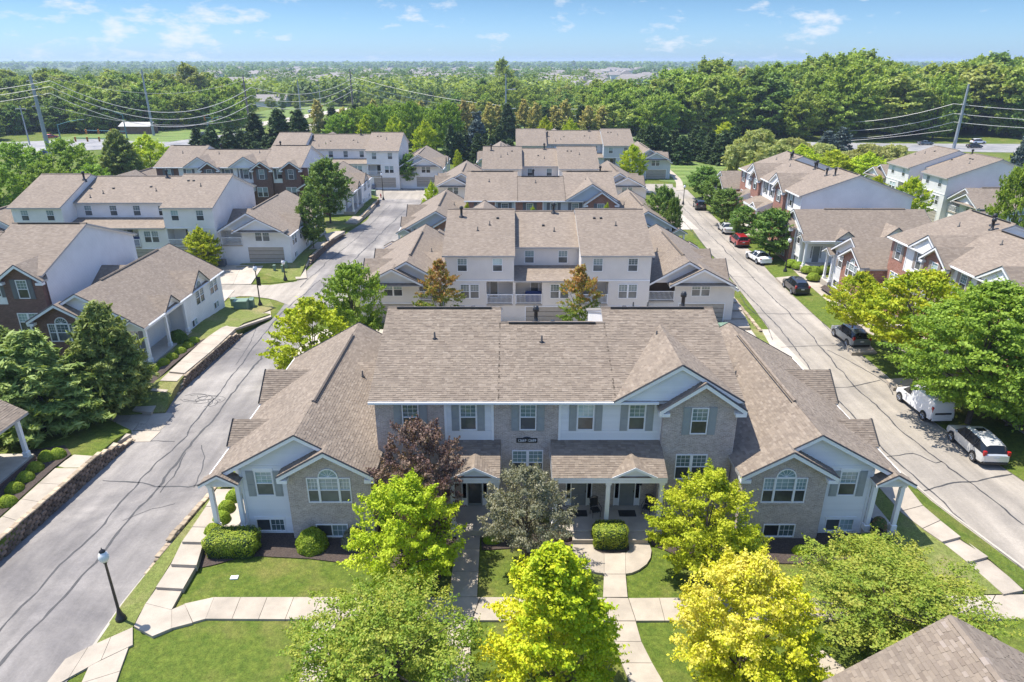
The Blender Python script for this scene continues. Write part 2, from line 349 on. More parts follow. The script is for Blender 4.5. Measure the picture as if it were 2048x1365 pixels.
# ============================================================ houses
X_ = Vector((1,0,0)); Y_ = Vector((0,1,0)); Z_ = Vector((0,0,1))
def wall(m, o, sd, nd, polys, lap=False, mi=0):
    """wall surface: o + s*sd + t*Z, holes by the even-odd rule; lap = real clapboards"""
    o, sd, nd = Vector(o), Vector(sd), Vector(nd)
    for (a, b, s0, s1, r0, r1) in traps(polys, .15 if lap else None):
        ob = nd*.03 if lap else nd*0; p = lambda s, t, f: o+sd*s+Z_*t+f
        m.face([p(s0,a,ob), p(s1,a,ob), p(r1,b,nd*0), p(r0,b,nd*0)], mi, [(s0,a),(s1,a),(r1,b),(r0,b)])
        if lap: m.face([p(s0,a,nd*0), p(s1,a,nd*0), p(s1,a,ob), p(s0,a,ob)], mi)
def rect(s0, s1, t0, t1): return [(s0,t0),(s1,t0),(s1,t1),(s0,t1)]
def roof(pts, parent, tabs=False, name='roof', th=.16, fas='fascia'):
    pts = [Vector(p) for p in pts]; n = Vector((0,0,0))
    for k in range(len(pts)):
        a, c = pts[k], pts[(k+1)%len(pts)]; n += Vector(((a.y-c.y)*(a.z+c.z), (a.z-c.z)*(a.x+c.x), (a.x-c.x)*(a.y+c.y)))
    n.normalize()
    if n.z < 0: pts = pts[::-1]; n = -n
    m = MB(); m.face(pts, 0); dn = Vector((0,0,-th))
    m.face([p+dn for p in pts[::-1]], 2)
    for k in range(len(pts)):
        a, b = pts[k], pts[(k+1)%len(pts)]; m.face([a, a+dn, b+dn, b], 1)
    o = m.build(name, [MT['shingle'], MT[fas], MT['trim']], parent)
    if tabs:
        U = Z_.cross(n).normalized(); V = n.cross(U); q = [((p-pts[0]).dot(U), (p-pts[0]).dot(V)) for p in pts]
        t = MB(); o0 = pts[0]; row = 0
        for (a, b, s0, s1, r0, r1) in traps([q], .15):
            s = min(s0, r0)-random.random()*.3; e = max(s1, r1)
            while s < e:
                w = random.choice((.16,.22,.28,.34)); x0, x1 = s, s+w; s = x1+.004
                c = lambda x, lo, hi: min(max(x, lo), hi)
                A, B, C, D = c(x0,s0,s1), c(x1,s0,s1), c(x1,r0,r1), c(x0,r0,r1)
                if B-A < .01 and C-D < .01: continue
                h = random.choice((.014,.02,.028))
                g = lambda x, y, z: o0+U*x+V*y+n*z
                t.face([g(A,a,h), g(B,a,h), g(C,b+.0,.006), g(D,b,.006)]); i = len(t.v)
                t.v += [tuple(g(A,a,.001)), tuple(g(B,a,.001))]; t.f.append((i, i+1, i-3, i-4)); t.m.append(0); t.uv += [(0,0)]*4
        sh = t.build('shingles', MT['tab'], o); sh['kind'] = 'stuff'
    return o
WIN = {}
def win_mesh(w, h, style):
    key = (round(w,2), round(h,2), style)
    if key in WIN: return WIN[key]
    m = MB(); up = MB(); lo = MB(); f = .06
    def unit(x0, x1, z0, z1, grid=True):
        for (a,b,c,d) in ((x0,x0+f,z0,z1),(x1-f,x1,z0,z1),(x0+f,x1-f,z0,z0+f),(x0+f,x1-f,z1-f,z1)): m.box(a,b,-.045,.05,c,d)
        zm = (z0+z1)/2; m.box(x0+f,x1-f,-.02,.045,zm-.025,zm+.025)
        if grid:
            for k in range(1,3):
                xx = x0+f+(x1-x0-2*f)*k/3; m.box(xx-.009,xx+.009,.012,.02,zm+.025,z1-f)
            for k in range(1,3):
                zz = zm+(z1-f-zm)*k/3; m.box(x0+f,x1-f,.011,.019,zz-.009,zz+.009)
        up.face([(x0+f,.024,zm+.02),(x1-f,.024,zm+.02),(x1-f,.024,z1-f),(x0+f,.024,z1-f)])
        lo.face([(x0+f,.004,z0+f),(x1-f,.004,z0+f),(x1-f,.004,zm-.02),(x0+f,.004,zm-.02)])
    if style == 'dh': unit(-w/2, w/2, 0, h)
    elif style == 'twin': unit(-w/2, -.02, 0, h); unit(.02, w/2, 0, h); m.box(-.04,.04,-.05,.05,0,h)
    elif style == 'tri' or style == 'arch':
        a = w*.27; unit(-w/2, -w/2+a, 0, h); unit(-w/2+a, w/2-a, 0, h); unit(w/2-a, w/2, 0, h)
        for xx in (-w/2+a, w/2-a): m.box(xx-.05,xx+.05,-.05,.05,0,h)
        if style == 'arch':
            R = (w/2-a); n = 10; pr = [(R*math.cos(math.pi*k/n), R*math.sin(math.pi*k/n)) for k in range(n+1)]
            for (p, q) in zip(pr, pr[1:]):
                i = .88
                m.face([(p[0],-.045,h+.03+p[1]),(q[0],-.045,h+.03+q[1]),(q[0]*i,-.045,h+.03+q[1]*i),(p[0]*i,-.045,h+.03+p[1]*i)])
                m.face([(p[0],-.045,h+.03+p[1]),(p[0],.05,h+.03+p[1]),(q[0],.05,h+.03+q[1]),(q[0],-.045,h+.03+q[1])])
                m.face([(p[0]*i,-.045,h+.03+p[1]*i),(q[0]*i,-.045,h+.03+q[1]*i),(q[0]*i,.03,h+.03+q[1]*i),(p[0]*i,.03,h+.03+p[1]*i)])
            m.box(-R,R,-.045,.05,h,h+.05)
            for an in (30,60,90,120,150):
                c, s = math.cos(math.radians(an)), math.sin(math.radians(an)); m.tube([(0,-.01,h+.05),(c*R*.88,-.01,h+.03+s*R*.88)], .012, 4)
            up.face([(p[0]*.9,-.002,h+.03+p[1]*.9) for p in pr])
    elif style == 'slider':
        for (a,b,c,d) in ((-w/2,-w/2+f,0,h),(w/2-f,w/2,0,h),(-w/2+f,w/2-f,0,f),(-w/2+f,w/2-f,h-f,h),(-.025,.025,f,h-f)): m.box(a,b,-.045,.05,c,d)
        for k in range(1,3):
            xx = .025+(w/2-f-.025)*k/3; m.box(xx-.009,xx+.009,.012,.02,f,h-f)
        m.box(.025,w/2-f,.011,.019,h/2-.009,h/2+.009)
        lo.face([(-w/2+f,.024,f),(-.02,.024,f),(-.02,.024,h-f),(-w/2+f,.024,h-f)]); up.face([(.02,.024,f),(w/2-f,.024,f),(w/2-f,.024,h-f),(.02,.024,h-f)])
    r = (m.mesh('window', [MT['trim']]), up.mesh('pane_upper', [MT['glass_hi']]), lo.mesh('pane_lower', [MT['glass_lo']]))
    WIN[key] = r; return r
def frame4(o, sd, nd):
    sd, nd = Vector(sd), Vector(nd); y = -nd
    return Matrix(((sd.x,y.x,0,o[0]),(sd.y,y.y,0,o[1]),(sd.z,y.z,1,o[2]),(0,0,0,1)))
SHUT = {}
def shutter_mesh(h, key, w=.42):
    k = (round(h,2), key, w)
    if k not in SHUT:
        m = MB(); m.box(-w/2,w/2,-.045,0,0,h)
        for (a, b) in ((.08,h*.47),(h*.53,h-.08)):
            m.box(-w/2+.07,w/2-.07,-.06,-.045,a,b)
        SHUT[k] = m.mesh('shutter', [MT[key]])
    return SHUT[k]
def window(par, o, sd, nd, w, h, style='dh', shut=None):
    a, b, c = win_mesh(w, h, style); M4 = frame4(o, sd, nd)
    f = mobj('window', a, par, M4); mobj('pane', b, f); 
    if len(c.polygons): mobj('pane', c, f)
    if shut:
        for s in (-1, 1): mobj('shutter', shutter_mesh(h+.06, shut), par, frame4(Vector(o)+Vector(sd)*s*(w/2+.25)-Z_*.03, sd, nd))
    return f
DOORM = {}
def door(par, o, sd, nd, glass=False):
    if not DOORM:
        for g in (0, 1):
            m = MB(); m.box(-.78,.78,-.06,.04,2.08,2.24); 
            for x in (-.78,-.5,.44,.72): m.box(x,x+.06,-.06,.04,0,2.08)
            d = MB(); d.box(-.44,.44,-.02,.03,0,2.05)
            if g: d.box(-.36,.36,-.03,-.02,.15,1.95,1)
            else:
                for (x0,x1) in ((-.34,-.05),(.05,.34)):
                    for (z0,z1) in ((.18,.75),(.85,1.4),(1.5,1.9)): d.box(x0,x1,-.032,-.02,z0,z1)
            d.box(.36,.40,-.08,-.02,.95,1.05,2)
            s = MB(); s.box(-.72,-.5,0,.02,.5,2.05,0); s.box(-.72,-.5,-.01,.03,0,.5,1)
            DOORM[g] = (m.mesh('door_frame',[MT['trim']]), d.mesh('door',[MT['door'],MT['glass_lo'],MT['dark']]), s.mesh('sidelight',[MT['glass_lo'],MT['trim']]))
    a, b, c = DOORM[1 if glass else 0]; M4 = frame4(o, sd, nd)
    d = mobj('door', b, par, M4); mobj('door_frame', a, d); mobj('sidelight', c, d); mobj('sidelight', c, d, Matrix.Translation((1.22,0,0)))
GAR = {}
def garage(par, o, sd, nd, w=4.6, h=2.1):
    if (w,h) not in GAR:
        f = MB(); f.box(-w/2-.1,-w/2,-.05,.02,0,h+.1); f.box(w/2,w/2+.1,-.05,.02,0,h+.1); f.box(-w/2,w/2,-.05,.02,h,h+.1)
        p = MB(); p.box(-w/2,w/2,.03,.06,.02,h/4-.02)
        for k in range(4):
            x0 = -w/2+w*k/4+.08; p.box(x0,x0+w/4-.16,.018,.03,.1,h/4-.1)
        GAR[(w,h)] = (f.mesh('garage_door_frame',[MT['trim']]), p.mesh('panel',[MT['garage']]))
    f, p = GAR[(w,h)]; g = mobj('garage_door', f, par, frame4(o, sd, nd))
    for k in range(4): mobj('panel', p, g, Matrix.Translation((0,0,h*k/4)))
def column(par, x, y, z0, z1, w=.24):
    m = MB(); m.bbox(x-w/2,x+w/2,y-w/2,y+w/2,z0+.35,z1-.15,.012); m.bbox(x-w/2-.05,x+w/2+.05,y-w/2-.05,y+w/2+.05,z0,z0+.35,.02); m.box(x-w/2-.04,x+w/2+.04,y-w/2-.04,y+w/2+.04,z1-.15,z1)
    return m.build('column', MT['trim'], par)
def railing(par, o, sd, w):
    m = MB(); m.box(0,w,-.03,.03,.95,1.02); m.box(0,w,-.025,.025,.08,.13); m.box(0,.07,-.035,.035,0,1.05); m.box(w-.07,w,-.035,.035,0,1.05)
    r = m.build('railing', MT['trim'], par, M4=frame4(o, sd, Vector(sd).cross(Z_)))
    b = MB(); n = int(w/.125)
    for k in range(1, n): x = w*k/n; b.box(x-.016,x+.016,-.016,.016,.13,.95)
    b.build('balusters', MT['trim'], r)['kind'] = 'stuff'
VP = {}
def vent(par, x, y, z, kind=0):
    if not VP:
        a = MB(); a.lathe([(.16,-.1),(.14,.03),(.06,.07),(.05,.42),(0,.42)], 8); VP[0] = a.mesh('vent_pipe',[MT['dark']], True)
        a = MB(); a.lathe([(.3,-.3),(.28,.04),(.13,.1),(.12,.75),(.2,.78),(.2,.98),(.15,1.02),(.15,1.1),(.0,1.12)], 12); VP[1] = a.mesh('flue',[MT['dark']], True)
        a = MB(); a.bbox(-.14,.14,-.14,.14,-.05,.12,.03); VP[2] = a.mesh('roof_vent',[MT['dark']])
    return mobj(('vent_pipe','flue','roof_vent')[kind], VP[kind], par, Matrix.Translation((x,y,z)))
class Pieces:            # every trim board becomes a part of its own
    def __init__(s, par, name, mat): s.par, s.name, s.mat = par, name, mat
    def face(s, pts, mi=0, uv=None):
        pts = [Vector(p) for p in pts]; n = (pts[1]-pts[0]).cross(pts[2]-pts[0]); n = n.normalized()*.012 if n.length > 1e-9 else Vector((0,0,.01))
        m = MB(); m.face([p+n for p in pts]); m.face([p-n for p in pts[::-1]])
        for k in range(len(pts)): a, b = pts[k], pts[(k+1)%len(pts)]; m.face([a+n,a-n,b-n,b+n])
        m.build(s.name, s.mat, s.par)
    def box(s, *a): m = MB(); m.box(*a); m.build('corner_board', s.mat, s.par)
SL = .36
def profile(side): return (7.3, 15.0) if side else (5.9, 12.0)
def main_z(y): return 7.6+SL*(y+.4)
def house(cfg):
    """local frame: x along the front, y into the house, front faces -y, z=0 at its pad"""
    root = empty(cfg['name'], cfg['loc'], cfg.get('rz', 0), cfg['label'], 'townhouse', cfg.get('group'))
    wA, wC, wB = cfg['w']; Wd = wA+wC+wB; sd = cfg['siding']; bk = cfg['brick']; tabs = cfg.get('tabs', False); lap = cfg.get('lap', False)
    smat = MT[cfg['lapmat']] if lap else MT[sd]; bmat = MT[bk]; sh = cfg.get('shut', 'shutter'); show = cfg.get('show', 'front')
    zb = -.7; gb = cfg.get('gb', 0.0)
    sid = MB(); bri = MB(); tr = Pieces(root, 'rake_board', MT['trim']); gmat = smat if lap else MT[cfg.get('gable_mat', sd)]
    def gable(*a, **k): g_ = MB(); wall(g_, *a, **k); g_.build('gable', gmat, root)
    blocks = [(0, wA, True), (wA, wA+wC, False), (wA+wC, Wd, True)]
    if wC < .1: blocks = [blocks[0], blocks[2]]
    # ---- main roof
    for (x0, x1, side) in blocks:
        yr, ye = profile(side); zr = main_z(yr); e0 = .25 if x0 == 0 else (.1 if side else 0); e1 = .25 if abs(x1-Wd) < .01 else (.1 if side else 0)
        X0, X1 = x0-e0, x1+e1
        roof([(X0,-.4,7.6),(X1,-.4,7.6),(X1,yr,zr),(X0,yr,zr)], root, tabs)
        roof([(X0,yr,zr),(X1,yr,zr),(X1,ye+.4,zr-SL*(ye+.4-yr)),(X0,ye+.4,zr-SL*(ye+.4-yr))], root)
        rc = MB(); rc.tube([(X0,yr,zr+.0),(X1,yr,zr+.0)], .09, 5); rc.build('ridge_cap', MT['shingle'], root)
        rl = MB(); rl.box(X0+.6,X1-.6,yr-.17,yr-.10,zr-.02,zr+.09); rl.build('ridge_vent', MT['dark'], root)
        zt = zr-SL*(ye-yr)-.12
        for xx in (x0+.01, x1-.01):
            wall(sid if bk != 'x' else sid, (xx,0,0), Y_, X_ if xx > x0+1 else -X_, [[(0,zb),(ye,zb),(ye,zt),(yr,zr-.16),(0,7.6-.02)]], lap and False)
            for (y0_, z0_, y1_, z1_) in ((-.3,7.6-.06,yr,zr-.1),(yr,zr-.1,ye+.3,zt-.02)):
                s_ = .05 if xx > x0+1 else -.05
                tr.face([(xx+s_,y0_,z0_-.22),(xx+s_,y1_,z1_-.22),(xx+s_,y1_,z1_),(xx+s_,y0_,z0_)])
    cut = sorted((g_[0]-g_[1]/2-.35, g_[0]+g_[1]/2+.35) for g_ in cfg['gables'] if g_[2] == 'bay'); xa_ = -.25
    for (c0, c1) in cut+[(Wd+.25, None)]:
        if c0-xa_ > .3: gt = MB(); gt.box(xa_,c0,-.52,-.4,7.46,7.58); gt.build('gutter', MT['trim'], root)
        xa_ = c1
    # ---- front wall with segments
    segs = cfg['segs']; wins = cfg['wins']; lows = cfg['lows']; doors = cfg['doors']
    for (xa, xb, kind) in segs:
        holes = [rect(x-.475, x+.475, 5.58, 7.24) for x in wins if xa < x < xb]+[rect(x-.9, x+.9, 2.6, 4.26) for x in lows if xa < x < xb]+[rect(x-.5, x+.5, .46, 2.5) for x in doors if xa < x < xb]
        if kind == 'b': wall(bri, (0,0,0), X_, -Y_, [rect(xa, xb, zb, 7.5)]+holes)
        else: wall(sid, (0,0,0), X_, -Y_, [rect(xa, xb, 4.9, 7.5)]+[h for h in holes if h[0][1] > 4.5], lap); wall(bri, (0,0,0), X_, -Y_, [rect(xa, xb, zb, 4.9)]+[h for h in holes if h[0][1] < 4.5])
        if kind == 's':
            for xx in (xa, xb): tr.box(xx-.07, xx+.07, -.05, 0, 4.9, 7.45)
    fr = show == 'front'
    if fr:
        for x in wins: window(root, (x,0,5.58), X_, -Y_, .95, 1.66, 'dh', sh)
        for x in lows: window(root, (x,0,2.6), X_, -Y_, 1.8, 1.66, 'twin')
        for i, x in enumerate(doors): door(root, (x,0,.47), X_, -Y_, i == 0)
        for x in lows: br = MB(); br.box(x-.95,x+.95,-.06,0,2.5,2.6); br.build('sill', bmat, root)
    # ---- front gables
    for (gx, gw, kind) in cfg['gables']:
        if kind == 'bay':      # a brick bay standing 0.45 m proud with its own gable, and a larger siding gable behind
            x0, x1 = gx-gw/2, gx+gw/2; ap = 7.35+gw/2*.7
            hb = [rect(gx-.525, gx+.425, 5.58, 7.24), rect(gx-1.15, gx+.65, 2.6, 4.26)]
            wall(bri, (0,-.45,0), X_, -Y_, [[(x0,zb),(x1,zb),(x1,7.35),(gx,ap),(x0,7.35)]]+hb)
            for xx in (x0, x1): wall(bri, (xx,-.45,0), Y_, X_ if xx == x1 else -X_, [rect(0,.45,zb,7.35)])
            for s in (-1, 1):
                zr = ap+.12; yb = (zr-7.6)/SL-.4; ze = zr-.7*(gw/2+.35)
                roof([(gx,-.85,zr),(gx+s*(gw/2+.35),-.85,ze),(gx+s*(gw/2+.35),max(.0,(ze-7.6)/SL-.4),ze),(gx,yb,zr)], root, tabs)
                tr.face([(gx,-.87,zr-.02),(gx,-.87,zr-.26),(gx+s*(gw/2+.35),-.87,ze-.26),(gx+s*(gw/2+.35),-.87,ze-.02)])
                dk = MB(); dk.tube([(gx,-.86,zr+.02),(gx+s*(gw/2+.35),-.86,ze+.02)], .055, 4); dk.build('drip_edge', MT['dark'], root)
                rt = MB(); a_ = gx+s*(gw/2-.25); b_ = gx+s*(gw/2+.35); rt.box(min(a_,b_), max(a_,b_), -.86, -.45, ze-.36, ze-.16); rt.build('eave_return', MT['trim'], root)
            if fr:
                window(root, (gx-.05,-.45,5.58), X_, -Y_, .95, 1.66, 'dh', sh); window(root, (gx-.25,-.45,2.6), X_, -Y_, 1.8, 1.66, 'twin')
        else:                  # siding gable resting on the eave
            za = 7.6+gw/2*.62; yb = (za-7.6)/SL-.4
            for s in (-1, 1):
                roof([(gx,-.5,za),(gx+s*gw/2,-.5,7.6),(gx+s*gw/2,-.4,7.6),(gx,yb,za)], root, tabs)
                tr.face([(gx,-.53,za-.02),(gx,-.53,za-.26),(gx+s*(gw/2-.3),-.53,7.6-.05),(gx+s*gw/2,-.53,7.6)])
                dk = MB(); dk.tube([(gx,-.53,za+.02),(gx+s*gw/2,-.53,7.63)], .055, 4); dk.build('drip_edge', MT['dark'], root)
            gable((0,-.35,0), X_, -Y_, [[(gx-gw/2+.15,7.62),(gx+gw/2-.15,7.62),(gx,za-.12)]], lap)
    # ---- front porches: (x0,x1,gable centre)
    if fr:
        for (x0, x1, gx, cols) in cfg['porches']:
            roof([(x0,0,4.95),(x1,0,4.95),(x1,-2.4,3.95),(x0,-2.4,3.95)], root, tabs, fas='trim')
            sl = 1.0/2.4; gw = 2.5; za = 4.0+gw/2*.52; ybk = -2.4+(za-3.95)/sl
            for s in (-1, 1):
                roof([(gx,-2.45,za),(gx+s*gw/2,-2.45,4.0),(gx+s*gw/2,-2.3,4.0),(gx,min(ybk,-.02),za)], root, tabs, fas='trim')
                tr.face([(gx,-2.47,za-.0),(gx,-2.47,za-.17),(gx+s*(gw/2-.2),-2.47,3.98),(gx+s*gw/2,-2.47,4.02)])
            gable((0,-2.3,0), X_, -Y_, [[(gx-gw/2+.1,4.02),(gx+gw/2-.1,4.02),(gx,za-.1)]], lap)
            b = MB(); b.box(x0,x1,-2.4,-2.2,3.62,3.8); b.box(x0,x0+.15,-2.2,0,3.62,3.8); b.box(x1-.15,x1,-2.2,0,3.62,3.8); b.build('porch_beam', MT['trim'], root)
            for xx, nx in ((x0, -X_), (x1, X_)): gable((xx+.03*nx.x,0,0), -Y_, nx, [[(0,3.8),(2.3,3.8),(2.3,3.9),(0,4.8)]])
            f = MB(); f.bbox(x0,x1,-2.4,0,-.6,.45,.03); f.build('porch_floor', MT['concrete2'], root)
            for cx in cols: column(root, cx, -2.2, .45, 3.62)
    # ---- rear
    rv = show == 'rear'; R = lambda r: Wd-r        # r runs left to right seen from the rear
    rs = [('A', 0, wB), ('C', wB, wB+wC), ('B', wB+wC, Wd)]
    if rv or cfg.get('rear_plain', True):
        nC = max(1, round(wC/6.6)) if wC > .1 else 0
        uw = ([wB*.25, wB*.76], [wB+wC+wA*.24, wB+wC+wA*.74]); cw = []; units = [(0, wB, 'tb')]
        for k in range(nC):
            a = wB+wC*k/nC; b = wB+wC*(k+1)/nC; cw += [a+(b-a)*.24, a+(b-a)*.76]; units.append((a, b, 'bt'))
        units.append((wB+wC, Wd, 'bt'))
        # upper walls
        hA = lambda L: [rect(R(x)-.5, R(x)+.5, 5.75, 7.1) for x in L]
        wall(sid, (0,15,0), X_, Y_, [rect(R(wB), R(0), 4.9, 7.35)]+hA(uw[0])); wall(sid, (0,15,0), X_, Y_, [rect(0, wA, 4.9, 7.35)]+hA(uw[1]))
        if nC: wall(sid, (0,12,0), X_, Y_, [rect(wA, wA+wC, 5.0, 7.5)]+hA(cw)); roof([(wA,12,5.55),(wA+wC,12,5.55),(wA+wC,15.4,4.9),(wA,15.4,4.9)], root)
        if rv:
            for x in uw[0]+uw[1]: window(root, (R(x),15,5.75), -X_, Y_, 1.0, 1.35, 'dh')
            for x in cw: window(root, (R(x),12,5.75), -X_, Y_, 1.0, 1.35, 'dh')
        holes = []; bl = []; tw = []; gd = []
        for (a, b, k) in units:
            if k == 'tb': tw.append(a+(b-a)*.35); bl.append((b-2.75, b-.12)); gd.append((a+b)/2-.3)
            else: bl.append((a+.15, a+2.8)); tw.append(a+(b-a)*.69); gd.append((a+b)/2+.2)
        holes += [rect(R(x)-.95, R(x)+.95, 2.95, 4.45) for x in tw]+[rect(R(b), R(a), 2.4, 4.7) for (a,b) in bl]+[rect(R(x)-2.3, R(x)+2.3, gb, gb+2.05) for x in gd]
        wall(sid, (0,15,0), X_, Y_, [rect(0, Wd, zb, 4.88)]+holes)
        tr.box(0, Wd, 15.0, 15.04, 4.78, 4.9)
        if rv:
            for x in tw: window(root, (R(x),15,2.95), -X_, Y_, 1.9, 1.5, 'twin')
            for x in gd: garage(root, (R(x),15,gb), -X_, Y_, 4.6, 2.05)
            for i, (a, b) in enumerate(bl):
                rc = MB(); x0, x1 = R(b), R(a)
                rc.face([(x0,13.3,2.4),(x1,13.3,2.4),(x1,13.3,4.7),(x0,13.3,4.7)]); rc.face([(x0,13.3,2.4),(x0,15,2.4),(x0,15,4.7),(x0,13.3,4.7)]); rc.face([(x1,15,2.4),(x1,13.3,2.4),(x1,13.3,4.7),(x1,15,4.7)]); rc.face([(x0,13.3,4.7),(x1,13.3,4.7),(x1,15,4.7),(x0,15,4.7)])
                rc.build('balcony_recess', MT[sd], root)
                fl = MB(); fl.box(x0,x1,13.3,15.12,2.25,2.4); fl.build('balcony_floor', MT['concrete2'], root)
                gdr = MB(); gx0 = x0+.25 if i % 2 else x1-1.15; gdr.box(gx0,gx0+.9,13.32,13.37,2.42,4.45,0); gdr.box(gx0+.09,gx0+.81,13.37,13.385,2.55,4.35,1); gdr.build('balcony_door', [MT['trim'], MT['glass_lo']], root)
                railing(root, (x1,15.08,2.4), -X_, x1-x0)
    # ---- wings
    for s, on in ((-1, cfg.get('wl', True)), (1, cfg.get('wr', True))):
        if not on: continue
        xe = 0 if s < 0 else Wd; w_ = lambda w, y, z: Vector((xe+s*w, y, z)); sx = X_*s
        yF, yR = -2.4, 14.5; zr = 6.6; kr = 3.9; i_s, o_s = .585, .56
        zi = zr-i_s*(kr+.25); zo = zr-o_s*5.2; yb = cfg.get('wback', 14.5)
        roof([w_(-.25,yF,zi), w_(kr,yF,zr), w_(kr,yb,zr), w_(-.25,yb,zi)], root, tabs)
        roof([w_(kr,yF,zr), w_(kr+5.2,yF,zo), w_(kr+5.2,yb,zo), w_(kr,yb,zr)], root, tabs, fas='trim')
        gt = MB(); gt.tube([w_(kr+5.27,yF,zo-.08), w_(kr+5.27,yb,zo-.08)], .06, 5); gt.build('gutter', MT['trim'], root)
        for yy, ny in ((yF-.02, -1), (yb+.02, 1)):
            for (a, za, b, zb2) in ((-.25,zi,kr,zr),(kr,zr,kr+5.2,zo)):
                tr.face([w_(a,yy,za-.02), w_(b,yy,zb2-.02), w_(b,yy,zb2-.24), w_(a,yy,za-.24)])
                dk = MB(); dk.tube([w_(a,yy,za+.02), w_(b,yy,zb2+.02)], .05, 4); dk.build('drip_edge', MT['dark'], root)
        rv_ = MB(); rv_.tube([w_(kr,1.5,zr+.03), w_(kr,yb-2.5,zr+.03)], .11, 5); rv_.build('ridge_vent', MT['shingle'], root)
        dd = MB(); p0 = w_(kr-.17,1.5,zr-.04); p1 = w_(kr-.17,yb-2.5,zr-.04); dd.tube([p0, p1], .035, 4); dd.build('ridge_flashing', MT['dark'], root)
        # cross roof towards the main block
        if wA > 0:
            for d in (-1, 1): roof([w_(-.05,8.5,6.0), w_(2.87,8.5,6.0), w_(-.05,8.5+d*3.1,4.3)], root, tabs)
        # front walls
        hb = [rect(1.1,3.5,2.45,4.05), [(1.1+1.2+.55*math.cos(math.pi*k/8), 4.1+.55*math.sin(math.pi*k/8)) for k in range(9)], rect(1.5,3.3,.12,1.0)]
        wall(bri, (xe,-2.5,0), sx, -Y_, [[(0,zb),(4.6,zb),(4.6,4.35),(2.3,5.7),(0,4.35)]]+hb)
        wall(bri, w_(4.6,-2.5,0), Y_, sx, [rect(0,.5,zb,4.5)]); wall(bri, w_(0,-2.5,0), Y_, -sx, [rect(0,2.5,zb,4.3)])
        hs_ = [rect(5.5,6.5,2.55,4.15), rect(5.2,6.85,.12,1.0)]
        zc2 = lambda w: zr-.16-(i_s*(kr-w) if w < kr else o_s*(w-kr))
        wall(sid, (xe,-2.0,0), sx, -Y_, [[(4.6,zb),(7.3,zb),(7.3,zc2(7.3)),(kr,zc2(kr)),(0,zc2(0)),(0,4.2),(4.6,4.2)]]+hs_, lap)
        tr.box(min(xe+s*4.6,xe+s*4.72), max(xe+s*4.6,xe+s*4.72), -2.06, -2.0, zb, 4.3); tr.box(min(xe+s*7.2,xe+s*7.32), max(xe+s*7.2,xe+s*7.32), -2.06, -1.98, zb, 4.3)
        for (a, za, b, z2) in ((2.3,5.88,-.3,4.36),(2.3,5.88,4.95,4.33)):
            roof([w_(a,-2.95,za), w_(b,-2.95,z2), w_(b,-1.95,z2), w_(a,-1.95,za)], root, tabs)
            tr.face([w_(a,-2.97,za-.02), w_(b,-2.97,z2-.02), w_(b,-2.97,z2-.26), w_(a,-2.97,za-.26)])
            dk = MB(); dk.tube([w_(a,-2.97,za+.02), w_(b,-2.97,z2+.02)], .055, 4); dk.build('drip_edge', MT['dark'], root)
            rt = MB(); q = (b+(.55 if b < 1 else -.55)); xx0, xx1 = sorted((xe+s*b, xe+s*q)); rt.box(xx0, xx1, -2.96, -2.5, z2-.38, z2-.18); rt.build('eave_return', MT['trim'], root)
        if fr or cfg.get('wing_front', False):
            window(root, w_(2.3,-2.5,2.45), X_, -Y_, 2.4, 1.6, 'arch'); window(root, w_(2.4,-2.5,.12), X_, -Y_, 1.8, .88, 'slider')
            window(root, w_(6.0,-2.0,2.55), X_, -Y_, 1.0, 1.6, 'dh', sh); window(root, w_(6.025,-2.0,.12), X_, -Y_, 1.65, .88, 'slider')
            hd = MB(); hx = sorted((xe+s*5.45, xe+s*6.55)); hd.box(hx[0],hx[1],-2.05,-1.99,4.16,4.36); hd.build('window_head', MT['trim'], root); hd = MB(); hx = sorted((xe+s*5.15, xe+s*6.9)); hd.box(hx[0],hx[1],-2.05,-1.99,1.0,1.14); hd.build('window_head', MT['trim'], root)
            ss = MB(); hx = sorted((xe+s*1.05, xe+s*3.55)); ss.box(hx[0],hx[1],-2.56,-2.5,2.35,2.45); ss.build('sill', bmat, root)
        # side: wall behind porch, projecting rear part, porch
        zo_ = lambda w: zr-.18-o_s*(w-kr)
        sdo = [rect(1.4,2.4,.46,2.5), rect(3.6,4.6,2.2,3.4)]
        wall(sid, w_(7.3,-2.0,0), Y_, sx, [rect(0,7.2,zb,zo_(7.3))]+sdo[:1])
        yE = min(yb-.5, 14.0)
        hw = [rect(yy-.95-5.2,yy+.95-5.2,2.0,3.45) for yy in (8.7,12.0)]+[rect(.9,2.1,.3,1.05), rect(6.2,7.4,.3,1.05)]
        wall(sid, w_(8.9,5.2,0), Y_, sx, [rect(0,yE-5.2,zb,zo_(8.9))]+hw); wall(sid, w_(7.3,5.2,0), sx, -Y_, [[(0,zb),(1.6,zb),(1.6,zo_(8.9)),(0,zo_(7.3))]])
        if cfg.get('side', 0) in (s, 2):
            dR = Y_ if s > 0 else -Y_
            for yy in (8.7, 12.0): window(root, w_(8.9,yy,2.0), dR, sx, 1.9, 1.45, 'twin')
            for yy in (6.7, 12.0): window(root, w_(8.9,yy,.3), dR, sx, 1.2, .75, 'slider')
            door(root, w_(7.3,-.1,.47), dR, sx)
        # rear wing wall
        rear = [[(0,zb),(8.9,zb),(8.9,zo_(8.9)),(kr,zr-.18),(0,zc2(0))]]
        rb = (.15, 2.8); rh = [rect(rb[0],rb[1],2.4,4.3), rect(4.5,6.4,2.85,4.3), rect(3.4,8.0,gb,gb+2.05)]
        wall(sid, (xe,yE,0), sx, Y_, rear+rh)
